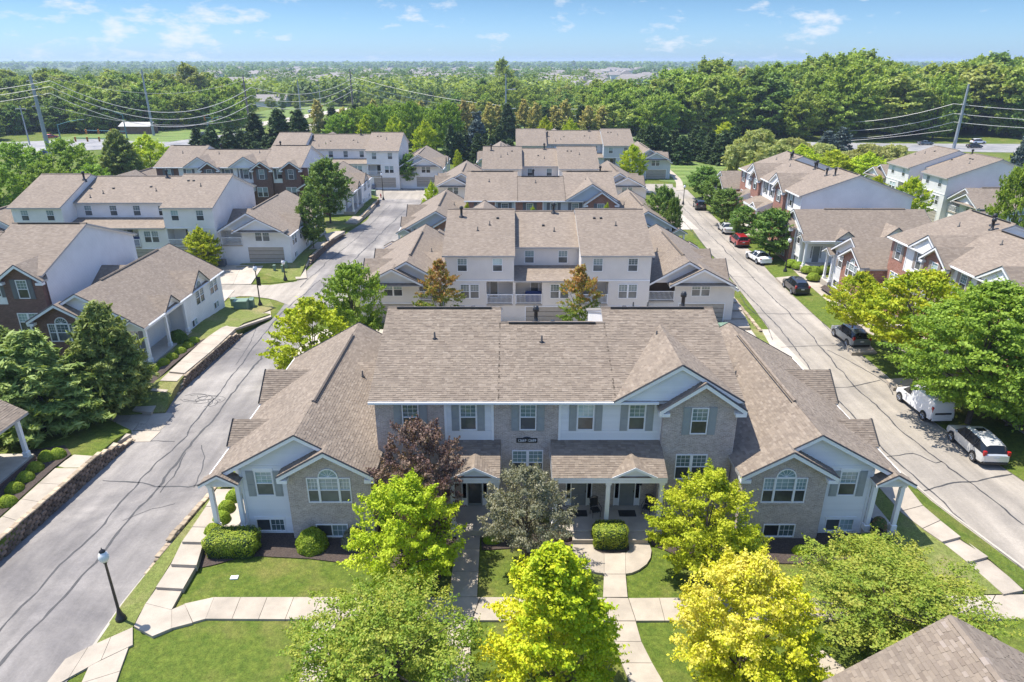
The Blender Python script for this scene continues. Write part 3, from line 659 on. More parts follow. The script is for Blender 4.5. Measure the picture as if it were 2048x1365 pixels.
        if rv:
            fx = -X_
            window(root, w_(5.45,yE,2.85), fx, Y_, 1.9, 1.45, 'twin'); garage(root, w_(5.7,yE,gb), fx, Y_, 4.6, 2.05)
            # nested pediment: a lower gable standing out from the end wall over a strip of pent roof
            for d in (-1, 1):
                roof([w_(5.3,yE-1.0,6.0), w_(5.3,yE+1.1,6.0), w_(5.3+d*3.3,yE+1.1,4.3), w_(5.3+d*3.3,yE-1.0,4.3)], root, th=.14)
                tr.face([w_(5.3,yE+1.12,5.98), w_(5.3+d*3.3,yE+1.12,4.28), w_(5.3+d*3.3,yE+1.12,4.06), w_(5.3,yE+1.12,5.76)])
                dk = MB(); dk.tube([w_(5.3,yE+1.12,6.02), w_(5.3+d*3.3,yE+1.12,4.32)], .05, 4); dk.build('drip_edge', MT['dark'], root)
            gable(w_(5.3,yE+.75,0), sx, Y_, [[(-2.9,4.36),(2.9,4.36),(0,5.86)]])
            roof([w_(2.0,yE+.7,4.5), w_(8.6,yE+.7,4.5), w_(8.6,yE+1.15,4.32), w_(2.0,yE+1.15,4.32)], root, th=.08)
            rc = MB(); A0, A1 = w_(rb[0],0,0).x, w_(rb[1],0,0).x; y1_, y0_ = yE, yE-1.7
            rc.face([(A0,y0_,2.4),(A1,y0_,2.4),(A1,y0_,4.3),(A0,y0_,4.3)])
            for xx in (A0, A1): rc.face([(xx,y0_,2.4),(xx,y1_,2.4),(xx,y1_,4.3),(xx,y0_,4.3)])
            rc.face([(A0,y0_,4.3),(A1,y0_,4.3),(A1,y1_,4.3),(A0,y1_,4.3)]); rc.build('balcony_recess', MT[sd] if (s > 0 or not cfg.get('brown')) else MT['recess'], root)  # one wing's balcony recess is dark brown throughout
            fl = MB(); fl.box(min(A0,A1),max(A0,A1),y0_,y1_+.12,2.25,2.4); fl.build('balcony_floor', MT['concrete2'], root)
            railing(root, (max(A0,A1),y1_+.08,2.4), -X_, abs(A1-A0))
        # porch along the side
        if cfg.get('porch_sides', True):
            f = MB(); x0, x1 = sorted((xe+s*7.32, xe+s*9.2)); f.bbox(x0,x1,-2.45,5.2,-.6,.42,.03); f.build('porch_floor', MT['concrete2'], root)
            for yy in (-2.2, 1.4, 5.0): column(root, xe+s*8.95, yy, .42, zo-.18)
            column(root, xe+s*7.45, -2.2, .42, 3.6)
            bm = MB(); x0, x1 = sorted((xe+s*8.83, xe+s*9.07)); bm.box(x0,x1,-2.4,5.2,zo-.36,zo-.16); x0, x1 = sorted((xe+s*7.3, xe+s*9.05)); bm.box(x0,x1,-2.32,-2.1,zo-.36,zo-.16); bm.build('porch_beam', MT['trim'], root)
            # little pediment at the front of the porch
            for (a, za, b, z2) in ((8.2,4.35,7.15,3.75),(8.2,4.35,9.3,3.72)):
                roof([w_(a,-2.8,za), w_(b,-2.8,z2), w_(b,-1.95,z2), w_(a,-1.95,za)], root, tabs, th=.1, fas='trim')
                tr.face([w_(a,-2.82,za-.0), w_(b,-2.82,z2-.0), w_(b,-2.82,z2-.16), w_(a,-2.82,za-.16)])
                dk = MB(); dk.tube([w_(a,-2.82,za+.03), w_(b,-2.82,z2+.03)], .05, 4); dk.build('drip_edge', MT['dark'], root)
            gable((xe,-2.45,0), sx, -Y_, [[(7.3,3.52),(9.1,3.52),(9.1,3.7),(8.2,4.2),(7.3,3.7)]], lap)
        # side dormers
        for (yc, hw2, zd, arch) in ((8.7,2.0,5.35,True),(2.6,1.4,4.85,False)):
            if yc > yE-1: continue
            win_ = kr+(zr-zd)/o_s; hs2 = (zd-3.72)/hw2
            for d in (-1, 1):
                roof([w_(win_,yc,zd), w_(9.25,yc,zd), w_(9.25,yc+d*hw2,3.76), w_(kr+(zr-3.76)/o_s,yc+d*hw2,3.76)], root, tabs)
                dk = MB(); dk.tube([w_(9.27,yc,zd+.02), w_(9.27,yc+d*hw2,3.78)], .05, 4); dk.build('drip_edge', MT['dark'], root)
            gable(w_(8.92,yc,0), Y_, sx, [[(-hw2+.15,3.5),(hw2-.15,3.5),(hw2-.15,3.72),(0,zd-.14),(-hw2+.15,3.72)]])
            if arch and cfg.get('side', 0) in (s, 2):
                a = MB(); n = 8; pr = [(.62*math.cos(math.pi*k/n), .62*math.sin(math.pi*k/n)) for k in range(n+1)]
                a.face([w_(8.95,yc+p[0],3.72+p[1]) for p in pr], 1)
                for (p, q) in zip(pr, pr[1:]): a.tube([w_(8.96,yc+p[0],3.72+p[1]), w_(8.96,yc+q[0],3.72+q[1])], .045, 4, 0)
                a.build('arched_window', [MT['trim'], MT['glass_hi']], root)
        for (vw, vy) in ((1.4,9.5),(2.2,7.0)):
            vent(root, w_(vw,0,0).x, vy, zr-i_s*(kr-vw)+.02)
    # vents on the main roof
    for (vx, vy, k) in cfg.get('vents', [(3,4.5,0),(9.5,4.2,0),(9.2,6.2,1),(16.5,4.6,0),(3.0,10.3,0),(4.4,9.0,2),(5.1,9.0,2),(9.3,9.6,0),(10.4,8.6,2),(16.0,10.2,0),(15.2,9.0,2),(17.2,11.2,0),(19.0,8.7,1)]):
        if vx > Wd-.5: continue
        yr = 7.3 if (vx < wA or vx > wA+wC) else 5.9; z = main_z(vy) if vy < yr else main_z(yr)-SL*(vy-yr)
        vent(root, vx, vy, z, k)
    if bri.f: bri.build('brick_wall', bmat, root)
    if sid.f: sid.build('siding_wall', smat if lap else MT[sd], root)
    return root
STD = dict(segs=[(0,3.95,'b'),(3.95,6.6,'s'),(6.6,10.4,'b'),(10.4,16.15,'s'),(16.15,20.35,'b')], wins=[1.98,5.23,8.6,11.85,14.74], lows=[8.6], doors=[5.5,11.65,14.5],
           gables=[(18.2,4.1,'bay'),(16.9,7.2,'eave')], porches=[(4.2,7.05,5.65,[4.4,6.85]),(9.9,16.2,14.4,[10.1,13.0,15.95])])
def H(name, w, loc, **k):
    c = dict(STD); c.update(name=name, w=w, loc=loc); c.update(k)
    if 'bays' in k: pass
    return house(c)
# ============================================================ vegetation
def quads_mesh(name, C, Nn, size, asp, mat, tint, bend=0.25):
    """leaf-like quads: centres C, normals Nn"""
    n = len(C); Nn = Nn/np.maximum(np.linalg.norm(Nn, axis=1, keepdims=True), 1e-6)
    r = rng.normal(size=(n,3)); U = np.cross(Nn, r); U /= np.maximum(np.linalg.norm(U, axis=1, keepdims=True), 1e-6); V = np.cross(Nn, U)
    sz = size*rng.uniform(.6, 1.35, n)[:,None]
    U = U*sz*.5; V = V*sz*.5*asp; D = Nn*sz*bend*.5
    P4 = np.stack([C-V, C+U*.8+D, C+V, C-U*.8+D], 1).reshape(-1,3)
    me = bpy.data.meshes.new(name); me.vertices.add(4*n); me.vertices.foreach_set('co', P4.astype(np.float32).ravel())
    me.loops.add(4*n); me.loops.foreach_set('vertex_index', np.arange(4*n, dtype=np.int32))
    me.polygons.add(n); me.polygons.foreach_set('loop_start', np.arange(0,4*n,4, dtype=np.int32))
    try: me.polygons.foreach_set('loop_total', np.full(n,4,dtype=np.int32))
    except Exception: pass
    a = me.attributes.new('tint', 'FLOAT', 'POINT'); a.data.foreach_set('value', np.repeat(tint.astype(np.float32), 4))
    me.materials.append(mat); me.update(calc_edges=True); me.validate(); return me
def sphere_pts(n):
    p = rng.normal(size=(n,3)); return p/np.linalg.norm(p, axis=1, keepdims=True)
def crown_pts(h, r, z0, nl, per, lobe, shape='oval', gap=0.0, flat=1.0, up=1.0, spike=1.0):
    """lobes spread through an envelope; returns centres, normals, tint"""
    L = []
    while len(L) < nl:
        z = random.random(); a = random.random()*2*math.pi
        if shape == 'oval': e = math.sqrt(max(0, 1-(2*z-1)**2))*.92+.08
        elif shape == 'egg': e = (math.sin(math.pi*min(1, z**.75)))**.6 if 0 < z < 1 else 0
        elif shape == 'cone': e = (1-z)**.85*.95+.04
        elif shape == 'pyr': e = min(1, z*5+.45)*(1-z)**.62+.03
        elif shape == 'vase': e = (.35+.65*min(1, z*1.7))*(1-max(0,(z-.55)/.45)**2.2*.75)
        elif shape == 'weep': e = .95*math.sqrt(max(0, 1-z**3))
        q = math.sqrt(random.random()) if random.random() < .45 else .8+.22*random.random()
        if z > .8: q = math.sqrt(random.random())
        R = r*e*q*random.uniform(.85, 1.1)
        L.append((R*math.cos(a), R*math.sin(a), z0+z*(h-z0)*.97+lobe*.1, lobe*random.uniform(.6, 1.25)))
    L = np.array(L); C = []; Nn = []; T = []
    for (x, y, z, lr) in L:
        k = int(per*(lr/lobe)**2); d = sphere_pts(k); d[:,2] = np.where(d[:,2] < -.3, -d[:,2]*.6, d[:,2])
        rr = lr*rng.uniform(.55, 1.05, k)[:,None]*(1+.25*rng.normal(size=(k,1))*.5)
        out = np.array([x, y, (z-(z0+h)/2)*.6])/max(r, .1)
        ax = out*.9+np.array([0,0,.55*up])+rng.normal(size=3)*.35; ax /= np.linalg.norm(ax)
        loc = d*rr*np.array([1,1,.75*flat]); al = (loc@ax)[:,None]
        pinch = np.clip(1-np.maximum(al, 0)/(lr*1.3), .25, 1); loc = (loc-al*ax)*pinch*.85+al*ax*(1+.75*spike)
        c = loc+np.array([x,y,z]); C.append(c)
        Nn.append(d*.5+out*.35+np.array([0,0,.45])+rng.normal(size=(k,3))*.75)
        t = random.random(); T.append(np.clip(t*.75+rng.uniform(0, .35, k), 0, 1))
    return np.concatenate(C), np.concatenate(Nn), np.concatenate(T), L
def trunk_mesh(name, h, z0, r, L, rad, nb=8, straight=False):
    m = MB(); top = z0+(h-z0)*(.95 if straight else .55)
    m.tube([(0,0,-.4),(0,0,.05),(.02*h*.2,0,z0*.9+.3),(0,.03,top)], [rad*1.35,rad*1.05,rad*.8,rad*(.12 if straight else .35)], 8)
    idx = list(range(len(L))); random.shuffle(idx)
    for k in idx[:nb]:
        x, y, z, lr = L[k]; zb = z0*.85+.2+random.random()*max(.05, (min(z, top)-z0*.85)*.5)
        mid = Vector((x*.45, y*.45, zb+(z-zb)*.6)); m.tube([(0,0,zb), mid, (x*.95,y*.95,z)], [rad*.5, rad*.32, rad*.08], 5, cap=False)
    return m.mesh(name, [MT['bark']], True)
PROTO = {}
def tree_proto(key, n=1, **k):
    PROTO[key] = []
    for i in range(n):
        h, r, z0 = k['h'], k['r'], k['z0']
        C, Nn, T, L = crown_pts(h, r, z0, k['nl'], k['per'], k['lobe'], k.get('shape','oval'), flat=k.get('flat', 1), up=k.get('up', 1), spike=k.get('spike', 1))
        if k.get('weep'):
            m = rng.random(len(C)) < .8; C[m,2] -= rng.uniform(0, k['weep'], m.sum()); Nn = Nn*np.array([1,1,.3])
        if k.get('split'):   # part of the crown another colour: more of the tint range
            d = k['split']; s_ = (C[:,0]*d[0]+C[:,1]*d[1]+(C[:,2]-h*.5)*d[2])/r+rng.normal(size=len(C))*.15; T = np.clip(T*.4+.65*(1/(1+np.exp(-4.5*(s_-.12)))), 0, 1)
        cm = quads_mesh('crown', C, Nn, k['leaf'], k.get('asp', 1.3), LEAF[k['mat']], T)
        tm = trunk_mesh('trunk', h, z0, r, L, k.get('rad', .12), k.get('nb', 8), k.get('straight', False))
        rr_ = np.hypot(C[:,0], C[:,1]); PROTO[key].append((cm, tm, float(np.percentile(C[:,2], 99.8)), float(np.percentile(rr_, 96.5))))
def place_tree(name, key, pos, h, width, label, cat='tree', group=None, var=None, rz=None):
    cm, tm, ph, pr = PROTO[key][random.randrange(len(PROTO[key])) if var is None else var]
    o = empty(name, pos, random.random()*6.28 if rz is None else rz, label, cat, group); o.scale = (width/2/pr, width/2/pr, h/ph)
    mobj('crown', cm, o); mobj('trunk', tm, o); return o
def tree_px(name, key, u, vt, wpx, label, Y=None, vb=None, z=0.0, **k):
    """crown centre column u, top row vt, crown width wpx, standing at distance Y or base row vb"""
    if Y is None: Y = P(u, vb, z).y
    top = PY(u, vt, Y).z; zc = Y*cp+(CAMH-(top+z)*.5)*sp
    X = (u-1024)/F*zc
    return place_tree(name, key, (X, Y, z), max(1.0, top-z), wpx/F*zc, label, **k)
tree_proto('lime', 2, h=6, r=2.8, z0=.8, nl=210, per=170, lobe=.46, mat='lime', leaf=.105, shape='egg', rad=.1)
tree_proto('limeyellow', 1, h=8, r=2.8, z0=.6, nl=290, per=165, lobe=.46, mat='limeyellow', leaf=.11, shape='pyr', rad=.12, split=(-.5,.1,-.15))
tree_proto('yellow', 1, h=6.5, r=3, z0=.8, nl=290, per=165, lobe=.46, mat='yellow', leaf=.105, shape='egg', rad=.12, split=(-.4,.2,.6))
tree_proto('purple', 1, h=5.5, r=2.5, z0=.8, nl=200, per=130, lobe=.4, mat='purple', leaf=.1, rad=.1)
tree_proto('olive', 1, h=5.2, r=2.4, z0=1.5, nl=190, per=130, lobe=.36, mat='olive', leaf=.085, shape='egg', rad=.1, nb=12)
tree_proto('locust', 2, h=6, r=4, z0=1.5, nl=460, per=100, lobe=.46, mat='locust', leaf=.1, shape='vase', flat=.55, rad=.12, nb=18, up=.3)
tree_proto('bigmaple', 1, h=11, r=5.2, z0=2.0, nl=520, per=95, lobe=.72, mat='green', leaf=.19, shape='egg', flat=.6, rad=.2, nb=14, up=.4)
tree_proto('yellowgreen', 2, h=8, r=4, z0=2.4, nl=300, per=85, lobe=.6, mat='yellowgreen', leaf=.18, shape='egg', flat=.7, rad=.15)
tree_proto('linden', 2, h=7, r=2.6, z0=1.3, nl=230, per=75, lobe=.55, mat='mid', leaf=.2, shape='oval', rad=.12)
tree_proto('autumn', 2, h=8, r=2.4, z0=1.2, nl=150, per=80, lobe=.45, mat='autumn', leaf=.16, shape='egg', rad=.1, split=(0,0,.9))
tree_proto('brightgreen', 2, h=7, r=3, z0=.8, nl=230, per=80, lobe=.5, mat='lime', leaf=.18, shape='egg', rad=.12)
tree_proto('green', 2, h=8, r=3.6, z0=1.0, nl=220, per=80, lobe=.65, mat='green', leaf=.22, shape='oval', rad=.15)
tree_proto('pine', 2, h=8, r=3.0, z0=.3, nl=420, per=80, lobe=.42, mat='pine', leaf=.16, asp=3.2, shape='pyr', rad=.16, straight=True, nb=14, spike=1.5)
tree_proto('spruce', 2, h=9, r=2.4, z0=.3, nl=230, per=36, lobe=.42, mat='spruce', leaf=.32, asp=2.6, shape='cone', flat=.6, rad=.16, straight=True, up=0, spike=1.6)
tree_proto('bluespruce', 1, h=8, r=2.4, z0=.3, nl=200, per=36, lobe=.42, mat='bluespruce', leaf=.32, asp=2.4, shape='cone', flat=.6, rad=.16, straight=True, up=0, spike=1.6)
tree_proto('gold', 2, h=9, r=3.0, z0=.8, nl=150, per=50, lobe=.6, mat='gold', leaf=.32, shape='pyr', rad=.16, split=(-.3,0,1.0), spike=1.4)
tree_proto('willow', 1, h=9, r=5.3, z0=1.0, nl=190, per=90, lobe=.7, mat='willow', leaf=.3, asp=3, shape='weep', weep=1.8, rad=.25, spike=.3)
tree_proto('forest', 5, h=18, r=7.5, z0=1, nl=150, per=85, lobe=1.6, mat='forest', leaf=.6, shape='oval', rad=.35)
tree_proto('forestdark', 2, h=18, r=6.5, z0=1, nl=140, per=80, lobe=1.4, mat='mid', leaf=.6, shape='egg', rad=.35)
tree_proto('forestlight', 3, h=20, r=6.5, z0=2, nl=130, per=80, lobe=1.5, mat='forest2', leaf=.62, shape='vase', rad=.35)
# ---- clipped shrubs
def bush_mesh(name, rx, ry, rz, key, box=False, n=None, leaf=.055):
    A = (rx*ry+rx*rz+ry*rz)*4/3*math.pi*.75; n = n or int(A*950)
    d = sphere_pts(n)
    if box: q = np.abs(d)**6; d = d/(q.sum(1)**(1/6))[:,None]
    d[:,2] = np.abs(d[:,2]) if not box else d[:,2]
    s = np.array([rx,ry,rz]); C = d*s*rng.uniform(.93,1.05,n)[:,None]; C *= (1+.05*np.sin(C[:,0]*7+1)*np.sin(C[:,1]*6+C[:,2]*5))[:,None]
    if box: C[:,2] += rz
    Nn = d/s+rng.normal(size=(n,3))*.5; T = np.clip(rng.random(n)*.8+.1*np.sin(C[:,0]*9)+.1*np.sin(C[:,1]*7), 0, 1)
    return quads_mesh(name, C, Nn, leaf, 1.3, LEAF[key], T)
def core_mesh(rx, ry, rz, box, mat):
    m = MB()
    if box: m.bbox(-rx*.93,rx*.93,-ry*.93,ry*.93,0,rz*1.93,min(rx,ry)*.2)
    else: m.lathe([(.9*math.cos(a), .9*math.sin(a)) for a in [math.pi/2*k/6 for k in range(7)]], 12)
    me = m.mesh('inner_core', [mat], True)
    if not box:
        me.transform(Matrix.Diagonal((rx,ry,rz,1)))
    return me
BUSH = {}
MT['core'] = plain('shrub_core', (.035,.07,.012), .95, var=.5, sc=8)  # solid dark green core that fills the leaf shell, no separate stems
def bush(pos, rx, ry, rz, label, key='hedge', box=False, name='clipped_bush', group=None, leaf=.07, rot=0, cat='bush'):
    k = (rx,ry,rz,key,box)
    if k not in BUSH: BUSH[k] = (bush_mesh('foliage', rx, ry, rz, key, box, leaf=leaf), core_mesh(rx, ry, rz, box, MT['core']))
    o = empty(name, pos, rot, label, cat, group); mobj('foliage', BUSH[k][0], o); mobj('inner_core', BUSH[k][1], o); return o

# ============================================================ vehicles
def car_meshes(kind, pm):
    """x forward. stations: x, half width, z low, z belt, z roof, half width roof"""
    if kind == 'suv': Lh, st = 2.28, [(-2.28,.80,.42,.95,.95,.74),(-2.2,.88,.30,1.02,1.05,.72),(-1.95,.92,.26,1.04,1.56,.62),(-1.2,.93,.24,1.02,1.68,.64),(0,.93,.24,1.00,1.69,.64),(.55,.93,.24,.99,1.60,.62),(1.15,.92,.24,1.0,1.06,.70),(1.8,.90,.26,.92,.93,.66),(2.15,.84,.32,.78,.8,.6),(2.28,.70,.42,.62,.63,.5)]
    elif kind == 'sedan': Lh, st = 2.35, [(-2.35,.74,.42,.88,.88,.66),(-2.25,.86,.30,.98,1.0,.68),(-1.7,.90,.24,.98,1.06,.66),(-1.05,.91,.22,.95,1.40,.58),(-.2,.91,.22,.94,1.45,.58),(.35,.91,.22,.93,1.38,.57),(1.05,.90,.22,.92,.97,.66),(1.75,.88,.24,.82,.84,.62),(2.2,.80,.32,.70,.71,.55),(2.35,.66,.42,.56,.57,.48)]
    else: Lh, st = 2.38, [(-2.38,.80,.40,1.1,1.1,.74),(-2.34,.89,.28,1.16,1.72,.74),(-2.2,.91,.26,1.16,1.86,.76),(-1.0,.92,.24,1.14,1.90,.77),(.3,.92,.24,1.12,1.88,.76),(.75,.92,.24,1.1,1.76,.72),(1.45,.91,.24,1.1,1.16,.72),(1.95,.88,.28,1.0,1.02,.64),(2.25,.82,.34,.84,.86,.58),(2.38,.68,.42,.66,.67,.5)]
    m = MB(); R = []
    for (x,w,z0,zb,zr,wr) in st:
        R.append([(x,w*.92,z0),(x,w,z0+.15),(x,w*1.0,(z0+zb)/2),(x,w*.96,zb),(x,wr,zr-.07 if zr-zb > .15 else zr-.01),(x,wr*.75,zr+.015),(x,0,zr+.03)])
    for k in range(len(R)-1):
        a, b = R[k], R[k+1]; tall = (st[k][4]-st[k][3] > .3, st[k+1][4]-st[k+1][3] > .3)
        for j in range(6):
            mi = 0
            if j == 0: mi = 2
            if j == 3 and (tall[0] and tall[1]): mi = 1
            if kind == 'van' and j == 3 and st[k][0] < .2: mi = 0
            if j in (3,4,5) and tall[0] != tall[1]:
                mi = 1 if not (kind == 'van' and st[k][0] < -1) else 0
            for s in (1, -1):
                q = [a[j], b[j], b[j+1], a[j+1]]; q = [(p[0],p[1]*s,p[2]) for p in q]; m.face(q if s > 0 else q[::-1], mi)
    for r, e in ((R[0], 1), (R[-1], 0)):
        pts = [(p[0],p[1],p[2]) for p in r]+[(p[0],-p[1],p[2]) for p in r[::-1][1:]]; m.face(pts if e else pts[::-1], 0)
    body = m.mesh('body', [pm, MT['carglass'], MT['blackplastic']], False)
    ex = MB(); # pillars and roof rails
    wb = {'suv':1.31,'sedan':1.38,'van':1.55}[kind]
    for s in (1,-1):
        for x in ((-1.15,-.15) if kind != 'van' else (.28,)):
            zr = 1.62 if kind == 'suv' else (1.38 if kind == 'sedan' else 1.82); wr = .66 if kind == 'suv' else (.61 if kind == 'sedan' else .77)
            zb = 1.0 if kind != 'van' else 1.12
            ex.tube([(x,s*.915,zb-.02),(x-.02,s*wr,zr)], .035, 4)
    if kind == 'van':
        pass
    trim = ex.mesh('door_pillar', [MT['blackplastic'] if kind == 'suv' else pm])
    whl = MB(); whl.tube([(0,-.11,0),(0,.11,0)], .33, 18); tyre = whl.mesh('tyre', [MT['rubber']], False)
    rm = MB()
    for s in (-1,1):
        for k in range(5):
            a = 2*math.pi*k/5; rm.tube([(0,s*.112,0),(math.cos(a)*.21,s*.112,math.sin(a)*.21)], .03, 4)
        for k in range(16):
            a, b = 2*math.pi*k/16, 2*math.pi*(k+1)/16
            rm.face([(math.cos(a)*.19,s*.113,math.sin(a)*.19),(math.cos(b)*.19,s*.113,math.sin(b)*.19),(math.cos(b)*.235,s*.116,math.sin(b)*.235),(math.cos(a)*.235,s*.116,math.sin(a)*.235)])
    rim = rm.mesh('rim', [MT['rim']])
    ar = MB()
    for s in (-1,1):
        n = 14; ar.face([(math.cos(math.pi*2*k/n)*.4, s*.008, math.sin(math.pi*2*k/n)*.4) for k in range(n)])
    arch = ar.mesh('wheel_arch', [MT['rubber']])
    hl = MB(); hl.bbox(Lh-.22,Lh-.06,.52,.76,.66,.78,.02); hl.bbox(Lh-.22,Lh-.06,-.76,-.52,.66,.78,.02)
    zt = {'suv':(.92,1.25),'sedan':(.82,.96),'van':(1.0,1.45)}[kind]
    tl = MB(); tw = .2 if kind != 'van' else .12
    tl.bbox(-Lh+.02,-Lh+.22,.66 if kind!='van' else .74,.86,zt[0],zt[1],.02); 
    pl = MB(); zp = .78 if kind != 'sedan' else .66; pl.box(-Lh-.015,-Lh+.02,-.17,.17,zp,zp+.13)
    bp = MB(); bp.bbox(-Lh-.04,-Lh+.15,-.78,.78,.34,.52,.03); bp.bbox(Lh-.15,Lh+.03,-.66,.66,.32,.46,.03)
    mr = MB(); mr.bbox(.72,.86,.94,1.12,.98,1.14,.03); 
    rw = MB(); zw = {'suv':(1.1,1.5),'sedan':(0,0),'van':(0,0)}[kind]
    if kind == 'van': rw.bbox(-Lh-.03,-Lh+.05,-.62,.62,.84,.98,.02)
    sr = MB()
    if kind != 'van': zz = st[4][4]+.035; sr.box(-.30,.12,-.30,.30,zz-.02,zz+.002)
    return dict(body=body, door_pillar=trim, tyre=tyre, rim=rim, arch=arch, wb=wb, wy=.80,
                headlight=hl.mesh('headlight',[MT['head']]), taillight=tl.mesh('taillight',[MT['tail']]), number_plate=pl.mesh('number_plate',[MT['plate']]),
                bumper=bp.mesh('bumper',[MT['blackplastic'] if kind=='suv' else pm]), mirror=mr.mesh('mirror',[pm]), sun=sr.mesh('sunroof',[MT['carglass']]) if kind != 'van' else rw.mesh('rear_panel',[MT['blackplastic']]))
CARM = {}
def vehicle(kind, pk, pos, ang, label, cat='car', name='parked_car', group=None, sc=1.0):
    if (kind, pk) not in CARM: CARM[(kind, pk)] = car_meshes(kind, PAINT[pk])
    c = CARM[(kind, pk)]; o = empty(name, pos, ang, label, cat, group); o.scale = (sc,)*3
    b = mobj('body', c['body'], o)
    mobj('door_pillar', c['door_pillar'], b); mobj('sunroof' if kind != 'van' else 'rear_panel', c['sun'], o)
    mobj('headlight', c['headlight'], o); t = mobj('taillight', c['taillight'], o); t2 = mobj('taillight', c['taillight'], o); t2.scale = (1,-1,1)
    mobj('number_plate', c['number_plate'], o); mobj('bumper', c['bumper'], o)
    q = mobj('mirror', c['mirror'], o); q2 = mobj('mirror', c['mirror'], o); q2.scale = (1,-1,1)
    for sx in (-1,1):
        for sy in (-1,1):
            w = mobj('wheel', c['arch'], o, Matrix.Translation((sx*c['wb'],sy*.935,.38))); t = mobj('tyre', c['tyre'], w, Matrix.Translation((0,-sy*.09,-.05))); mobj('rim', c['rim'], w, Matrix.Translation((0,-sy*.09,-.05)))
    return o
PAINT = dict(silver=paint('paint_silver', (.62,.62,.60), .3), white=paint('paint_white', (.75,.75,.76)), black=paint('paint_black', (.015,.015,.02)), red=paint('paint_red', (.32,.01,.015), .2), grey=paint('paint_grey', (.16,.19,.22), .4), blue=paint('paint_blue', (.06,.10,.2), .3))
# ============================================================ ground
def poly_sheet(name, pts, mat, parent=None, skirt=.0, kind='structure', flatz=None):
    """pts: list of 3-D points (planar-ish polygon)"""
    m = MB(); pts = [Vector(p) for p in pts]
    import mathutils.geometry as G
    tri = G.tessellate_polygon([[Vector((p.x,p.y,0)) for p in pts]])
    for t in tri:
        q = [pts[i] for i in t]
        if (q[1]-q[0]).cross(q[2]-q[0]).z < 0: q = q[::-1]
        m.face(q, 0, [(p.x,p.y) for p in q])
    if skirt:
        for k in range(len(pts)):
            a, b = pts[k], pts[(k+1)%len(pts)]; m.face([a, b, b-Z_*skirt, a-Z_*skirt])
    o = m.build(name, mat, parent)
    if kind and not parent: o['kind'] = kind
    return o
def resample(pl, n):
    pl = [Vector(p) for p in pl]; d = [0]
    for a, b in zip(pl, pl[1:]): d.append(d[-1]+(b-a).length)
    r = []
    for k in range(n):
        t = d[-1]*k/(n-1); i = 0
        while i < len(d)-2 and d[i+1] < t: i += 1
        f = (t-d[i])/max(1e-9, d[i+1]-d[i]); r.append(pl[i].lerp(pl[i+1], min(1, f)))
    return r
def ribbon(name, left, right, mat, n=24, parent=None, skirt=0, kind='structure'):
    A, B = resample(left, n), resample(right, n); m = MB()
    for k in range(n-1):
        q = [A[k], B[k], B[k+1], A[k+1]]
        if (q[1]-q[0]).cross(q[2]-q[0]).z < 0: q = q[::-1]
        m.face(q, 0, [(p.x,p.y) for p in q])
        if skirt:
            for (a, b) in ((A[k],A[k+1]),(B[k],B[k+1])): m.face([a,b,b-Z_*skirt,a-Z_*skirt])
    if skirt:
        for k in (0, n-1): m.face([A[k],B[k],B[k]-Z_*skirt,A[k]-Z_*skirt])
    o = m.build(name, mat, parent)
    if kind and not parent: o['kind'] = kind
    return o
def slabs(par, left, right, n, mat='concrete', th=.14, gap=.012, name='slab', levels=None):
    """separate concrete slabs between two edges; levels = z of each slab when the walk is stepped"""
    A, B = resample(left, n+1), resample(right, n+1)
    for k in range(n):
        a0, a1, b0, b1 = A[k].copy(), A[k+1].copy(), B[k].copy(), B[k+1].copy()
        if levels: 
            for p in (a0,a1,b0,b1): p.z = levels[min(k, len(levels)-1)]
        da = (a1-a0).normalized()*gap; db = (b1-b0).normalized()*gap; a0 += da; a1 -= da; b0 += db; b1 -= db
        q = [a0,b0,b1,a1]
        if (q[1]-q[0]).cross(q[2]-q[0]).z < 0: q = q[::-1]
        m = MB(); m.face(q)
        c = sum(q, Vector())/4; lo = [p-Z_*th for p in q]
        for j in range(4): m.face([q[j], lo[j], lo[(j+1)%4], q[(j+1)%4]])
        m.build(name, MT[mat], par)
    return par
def PP(l, z=0.0): return [P(u, v, z) for (u, v) in l]
def PZ(l): return [P(u, v, z) for (u, v, z) in l]
# terrain out to the horizon, rising a little far away
g = MB(); n = 60
xs = [-9000,-5000,-3000,-1800,-1000,-600,-400,-250,-150,-80,-40,0,40,80,150,250,400,600,1000,1800,3000,5000,9000]; ys = [-200,-60,-20,0,20,40,80,120,160,200,260,350,500,800,1200,2000,3500,6000,9500]
for i in range(len(xs)-1):
    for j in range(len(ys)-1):
        q = [(xs[i],ys[j]),(xs[i+1],ys[j]),(xs[i+1],ys[j+1]),(xs[i],ys[j+1])]; g.face([(x,y,-.04) for x,y in q], 0, q)
go = g.build('ground', MT['grass']); go['kind'] = 'structure'
# ---- left road
Lr = [(-330,1500),(-60,1170),(0,1118),(120,1010),(235,905),(300,850),(350,790),(420,725),(485,668),(545,640),(575,600),(595,560),(625,530),(660,490),(700,462),(735,440),(752,405),(757,385)]
Rr = [(80,1440),(150,1340),(190,1285),(245,1205),(290,1150),(345,1085),(420,1000),(470,935),(515,850),(560,760),(600,690),(640,640),(700,590),(760,530),(805,470),(830,430),(845,400),(850,378)]
road = ribbon('left_road', PP(Lr, .0), PP(Rr, .0), MT['asphaltL'], 60)
ribbon('side_street', PP([(300,566),(420,568),(540,570),(600,562),(640,545)], .006), PP([(300,612),(400,610),(440,598),(490,591),(545,598),(590,615)], .006), MT['asphaltR'], 16)
ribbon('court', PP([(690,352),(760,358),(860,360),(900,362)], .01), PP([(690,395),(757,397),(850,400),(900,400)], .01), MT['asphaltR'], 8)
kb = empty('kerb_line', (0,0,0), kind='structure')
